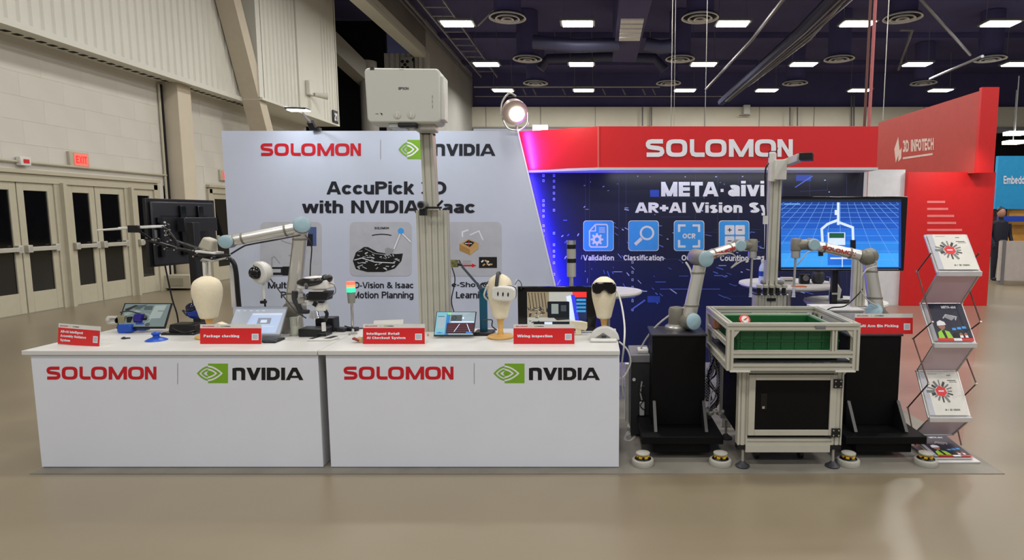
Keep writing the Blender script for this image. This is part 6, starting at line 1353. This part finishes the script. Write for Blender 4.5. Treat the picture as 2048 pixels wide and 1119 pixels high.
# ================================================================ BROCHURE STAND, SPOTS, SIGN
sign(P(1767, 673, 3.93).x, 3.93, .785, .385, .135, 0, 'red and white card reading Multi Arm Bin Picking on the black pedestal', [('Multi Arm Bin Picking', .72)], tx=(.03, .85))
t = thing('brochure_stand', 'folding zigzag metal brochure stand at the right end of booth', 'brochure stand', (2.28, 3.85, 0))
XA, XB = 2.15, 2.415; YN, YF = 3.75, 3.92
Z = [(1.44, 1.21), (.985, .755), (.53, .27)]
LTH = mat('tray_metal', (208, 206, 206), .35, .4); ACR = mat('frosted_acrylic', (206, 190, 200), .3, alpha=.72, var=.02)
def slab(mb, x0, x1, p, q, th=.006):
    a = Vector((0, p[0], p[1])); b = Vector((0, q[0], q[1])); n = (b-a).cross(Vector((1, 0, 0))).normalized()*th
    v = []
    for x in (x0, x1):
        for c in (a, b): v += [Vector((x, c.y, c.z)), Vector((x, c.y, c.z))+n]
    return mb.add(v, [(0, 1, 3, 2), (4, 6, 7, 5), (0, 4, 5, 1), (2, 3, 7, 6), (0, 2, 6, 4), (1, 5, 7, 3)])
for k, (zt_, zb_) in enumerate(Z):
    yt = YF+.02*(k == 0)*0; ty = slab(MB(), XA, XB, (YF, zt_), (YN, zb_), .004).obj('tray', LTH, t)
    MB().bb((XA-.004, YN-.022, zb_-.02), (XB+.004, YN+.002, zb_+.012)).obj('tray_lip', LTH, t, .003)
    for x in (XA-.003, XB+.003): MB().bar((x, YF, zt_), (x, YN, zb_), .006, .012).obj('tray_edge', LTH, ty)
    zn = [.985, .53, .09][k]
    slab(MB(), XA+.006, XB-.006, (YN+.01, zb_-.015), (YF, zn+.012), .003).obj('back_panel', ACR, t)
    for x in (XA, XB): MB().bar((x, YN, zb_-.01), (x, YF, zn+.005), .009, .009).obj('side_bar', STEEL, t)
    MB().tube([(XA-.01, YF, zn+.006), (XB+.01, YF, zn+.006)], .006, 8).obj('cross_bar', STEEL, t)
for x in (XA-.02, XB+.02):
    pts = [(x, 3.80, 1.33), (x, 3.95, 1.2), (x, 3.74, .90), (x, 3.95, .75), (x, 3.74, .50), (x, 3.97, .27), (x, 3.85, .05)]
    for a, b in zip(pts, pts[1:]): MB().cyl(a, b, .0045, n=8).obj('link_rod', mat('rod_dark', (92, 66, 60), .35, .6), t)
    for p_ in pts[1:-1]: MB().cyl((p_[0]-.006, p_[1], p_[2]), (p_[0]+.006, p_[1], p_[2]), .007, n=8).obj('pivot', STEEL, t)
MB().bb((XA+.0, 3.66, .004), (XB+.03, 4.02, .018)).obj('base_plate', LTH, t, .003)
INK = mat('cover_grey', (120, 124, 118), .5); CVW = mat('cover_white', (214, 212, 204), .45); BRED = mat('badge_red', (214, 44, 48), .45)
def cover_white(cv):
    cv.rect(0, 0, 1, 1, CVW); cv.rect(0, 0, .14, 1, PGL, 1)
    random.seed(4)
    for k in range(16):
        a = k*2*pi/16; r0, r1 = .16, random.uniform(.24, .4); cv.line([(.45+r0*cos(a), .46+r0*.75*sin(a)), (.45+r1*cos(a), .46+r1*.7*sin(a))], random.uniform(.03, .07), (INK, DARK, MIDG)[k % 3], 2)
    cv.poly([(.45+.15*cos(k*pi/3+.3), .46+.13*sin(k*pi/3+.3)) for k in range(6)], BRED, 3); cv.rect(.38, .44, .52, .47, PW, 4)
    cv.text('AI + 3D VISION', .42, .86, .8, .9, PK, 2, .02); cv.rect(.7, .08, .8, .1, INK, 2); cv.rect(.68, .2, .9, .215, PK, 2); cv.rect(.72, .24, .92, .25, PK, 2); cv.rect(.2, .05, .45, .06, PGR, 2)
SKN = mat('print_skin', (150, 104, 84), .5); VEST = mat('print_lime', (150, 204, 60), .5)
def cover_navy(cv):
    cv.rect(0, 0, 1, 1, NAVY); cv.rect(0, 0, .1, 1, PGR, 1); cv.rect(.1, .93, 1, 1, RED, 2); cv.rect(.5, .93, .7, 1, PW, 3)
    cv.text('META-aivi', .45, .06, .82, .13, PW, 2, .05); cv.line([(.4, .4), (.5, .3), (.75, .36), (.7, .45)], .03, PGL, 2); cv.poly([(.42, .36), (.55, .3), (.72, .38), (.6, .46)], PGR, 2)
    cv.disc(.3, .62, .085, SKN, 3, ry=.08); cv.poly([(.19, .6), (.21, .5), (.3, .45), (.4, .5), (.42, .58)], PW, 4); cv.poly([(.14, .93), (.16, .78), (.28, .7), (.45, .76), (.5, .93)], VEST, 3); cv.poly([(.26, .72), (.34, .72), (.36, .93), (.3, .93)], PK, 4)
    for k in range(3): cv.rect(.54+k*.13, .66-k*.02, .64+k*.13, .72-k*.02, PBL, 3)
    cv.poly([(.5, .93), (.55, .8), (.8, .74), (.95, .93)], PK, 3); cv.disc(.72, .84, .04, SKN, 4, ry=.05); cv.disc(.84, .84, .04, SKN, 4, ry=.05); cv.rect(.68, .86, .76, .92, PW, 5); cv.rect(.81, .86, .88, .92, PW, 5)
def brochure(p, q, lab, draw, x0=XA+.004, x1=XB-.006, th=.008):
    t = thing('brochure', lab, 'brochure', ((x0+x1)/2, q[0], q[1]), 0, None)
    slab(MB(), x0, x1, p, q, -th).obj('pages', mat('paper_edge', (206, 204, 196), .6), t)
    a, b, c, d = [Vector((x, y, z)) for x, (y, z) in ((x0, p), (x1, p), (x1, q), (x0, q))]
    n = (d-a).cross(b-a).normalized(); 
    if n.y > 0 or n.z < 0: n = -n
    fn, _ = quad(a+n*th, b+n*th, c+n*th, d+n*th); cv = Canvas(fn, n, .0008, .0004); draw(cv); cv.done('cover', t)
def off(p, q, o, e=.012):
    d = Vector((q[0]-p[0], q[1]-p[1])).normalized(); n = Vector((d.y, -d.x)); n = -n if n.x > 0 else n
    return ((p[0]+n.x*o, p[1]+n.y*o), (q[0]+n.x*o-d.x*e, q[1]+n.y*o-d.y*e))
for k, (dr_, lb) in enumerate(((cover_white, 'white brochure with red centre badge on the top tray'), (cover_navy, 'navy brochure with worker in hard hat on the middle tray'), (cover_white, 'white brochure with red centre badge on the lowest tilted tray'))):
    zt_, zb_ = Z[k]; p_, q_ = off((YF, zt_-.003), (YN, zb_+.004), .005); brochure(p_, q_, lb, dr_)
brochure((3.99, .055), (3.69, .03), 'navy brochure lying flat on the base of the stand', cover_navy, XA+.02, XB+.0)
# ---- flood lamps on the backdrop
c = P(1030, 225, 6.12); t = thing('spot_lamp', 'round silver floodlight shining brightly above the backdrop corner', 'spotlight', c)
ax = Vector((.25, -.6, -.45)).normalized()
MB().lathe(c-ax*.06, [(.05, -.1), (.075, -.08), (.11, -.02), (.125, .04), (.13, .07)], axis=ax, n=30).obj('reflector_hood', mat('hood_grey', (166, 152, 140), .4, .4), t)
MB().lathe(c-ax*.06, [(.118, .06), (0, .062)], axis=ax, n=30).obj('rim_glass', mat('lamp_halo', (230, 214, 190), .3, emit=.5), t)
MB().lathe(c-ax*.06+ax*.063+Vector((.02, 0, -.02)), [(.075, 0), (.06, .02), (0, .028)], axis=ax, n=24).obj('bulb', mat('flood_bulb', (255, 252, 244), .3, emit=9), t)
MB().tube([c+Vector((-.14, 0, -.03)), c+Vector((-.13, .02, .1)), c+Vector((-.06, .03, .19)), c+Vector((.01, .03, .16))], .01, 8, 5).obj('yoke', STEEL, t)
MB().tube([c+Vector((-.13, 0, -.05)), c+Vector((-.08, .02, -.15)), c+Vector((.03, .03, -.17)), c+Vector((.12, .02, -.11)), c+Vector((.13, 0, 0))], .008, 8, 5).obj('lower_yoke', STEEL, t)
MB().cyl(c+Vector((0, .1, -.34)), c+Vector((0, .1, -.1)), .014).obj('clamp_post', STEEL, t); MB().cyl(c+Vector((0, .1, -.12)), c+Vector((0, .02, -.12)), .012).obj('clamp_arm', STEEL, t)
c = P(1081, 258, 6.34); t = thing('flood_lamp', 'small square white floodlight just behind the red header', 'spotlight', c)
MB().box(c, (.17, .05, .08)).obj('housing', MIDG, t, .006); MB().box(c+Vector((0, -.03, 0)), (.155, .012, .066)).obj('panel', mat('flood_bulb', (1, 1, 1)), t); MB().cyl((c.x, c.y, 2.42), (c.x, c.y, c.z), .012).obj('stem', STEEL, t)
c = P(595, 218, 5.75); t = thing('arm_lamp', 'slim led arm light clamped on top of the white backdrop', 'arm light', c)
MB().box(c, (.2, .1, .018), Matrix.Rotation(.04, 3, 'Y')).obj('head', mat('arm_lamp_shell', (70, 70, 72), .35, .4), t, .004); MB().box(c+Vector((.01, -.0, -.014)), (.18, .09, .01)).obj('led_panel', mat('arm_led', (255, 250, 240), .3, emit=6), t)
MB().cyl(P(603, 222, 5.78), P(622, 246, 6.1), .008).obj('arm', STEEL, t); MB().bar(P(620, 243, 6.1), P(627, 258, 6.17), .06, .05).obj('clamp', BLACK, t, .006); MB().box(P(634, 259, 6.2), (.07, .06, .03)).obj('clamp_foot', DARK, t)
c = P(850, 262, 6.15);
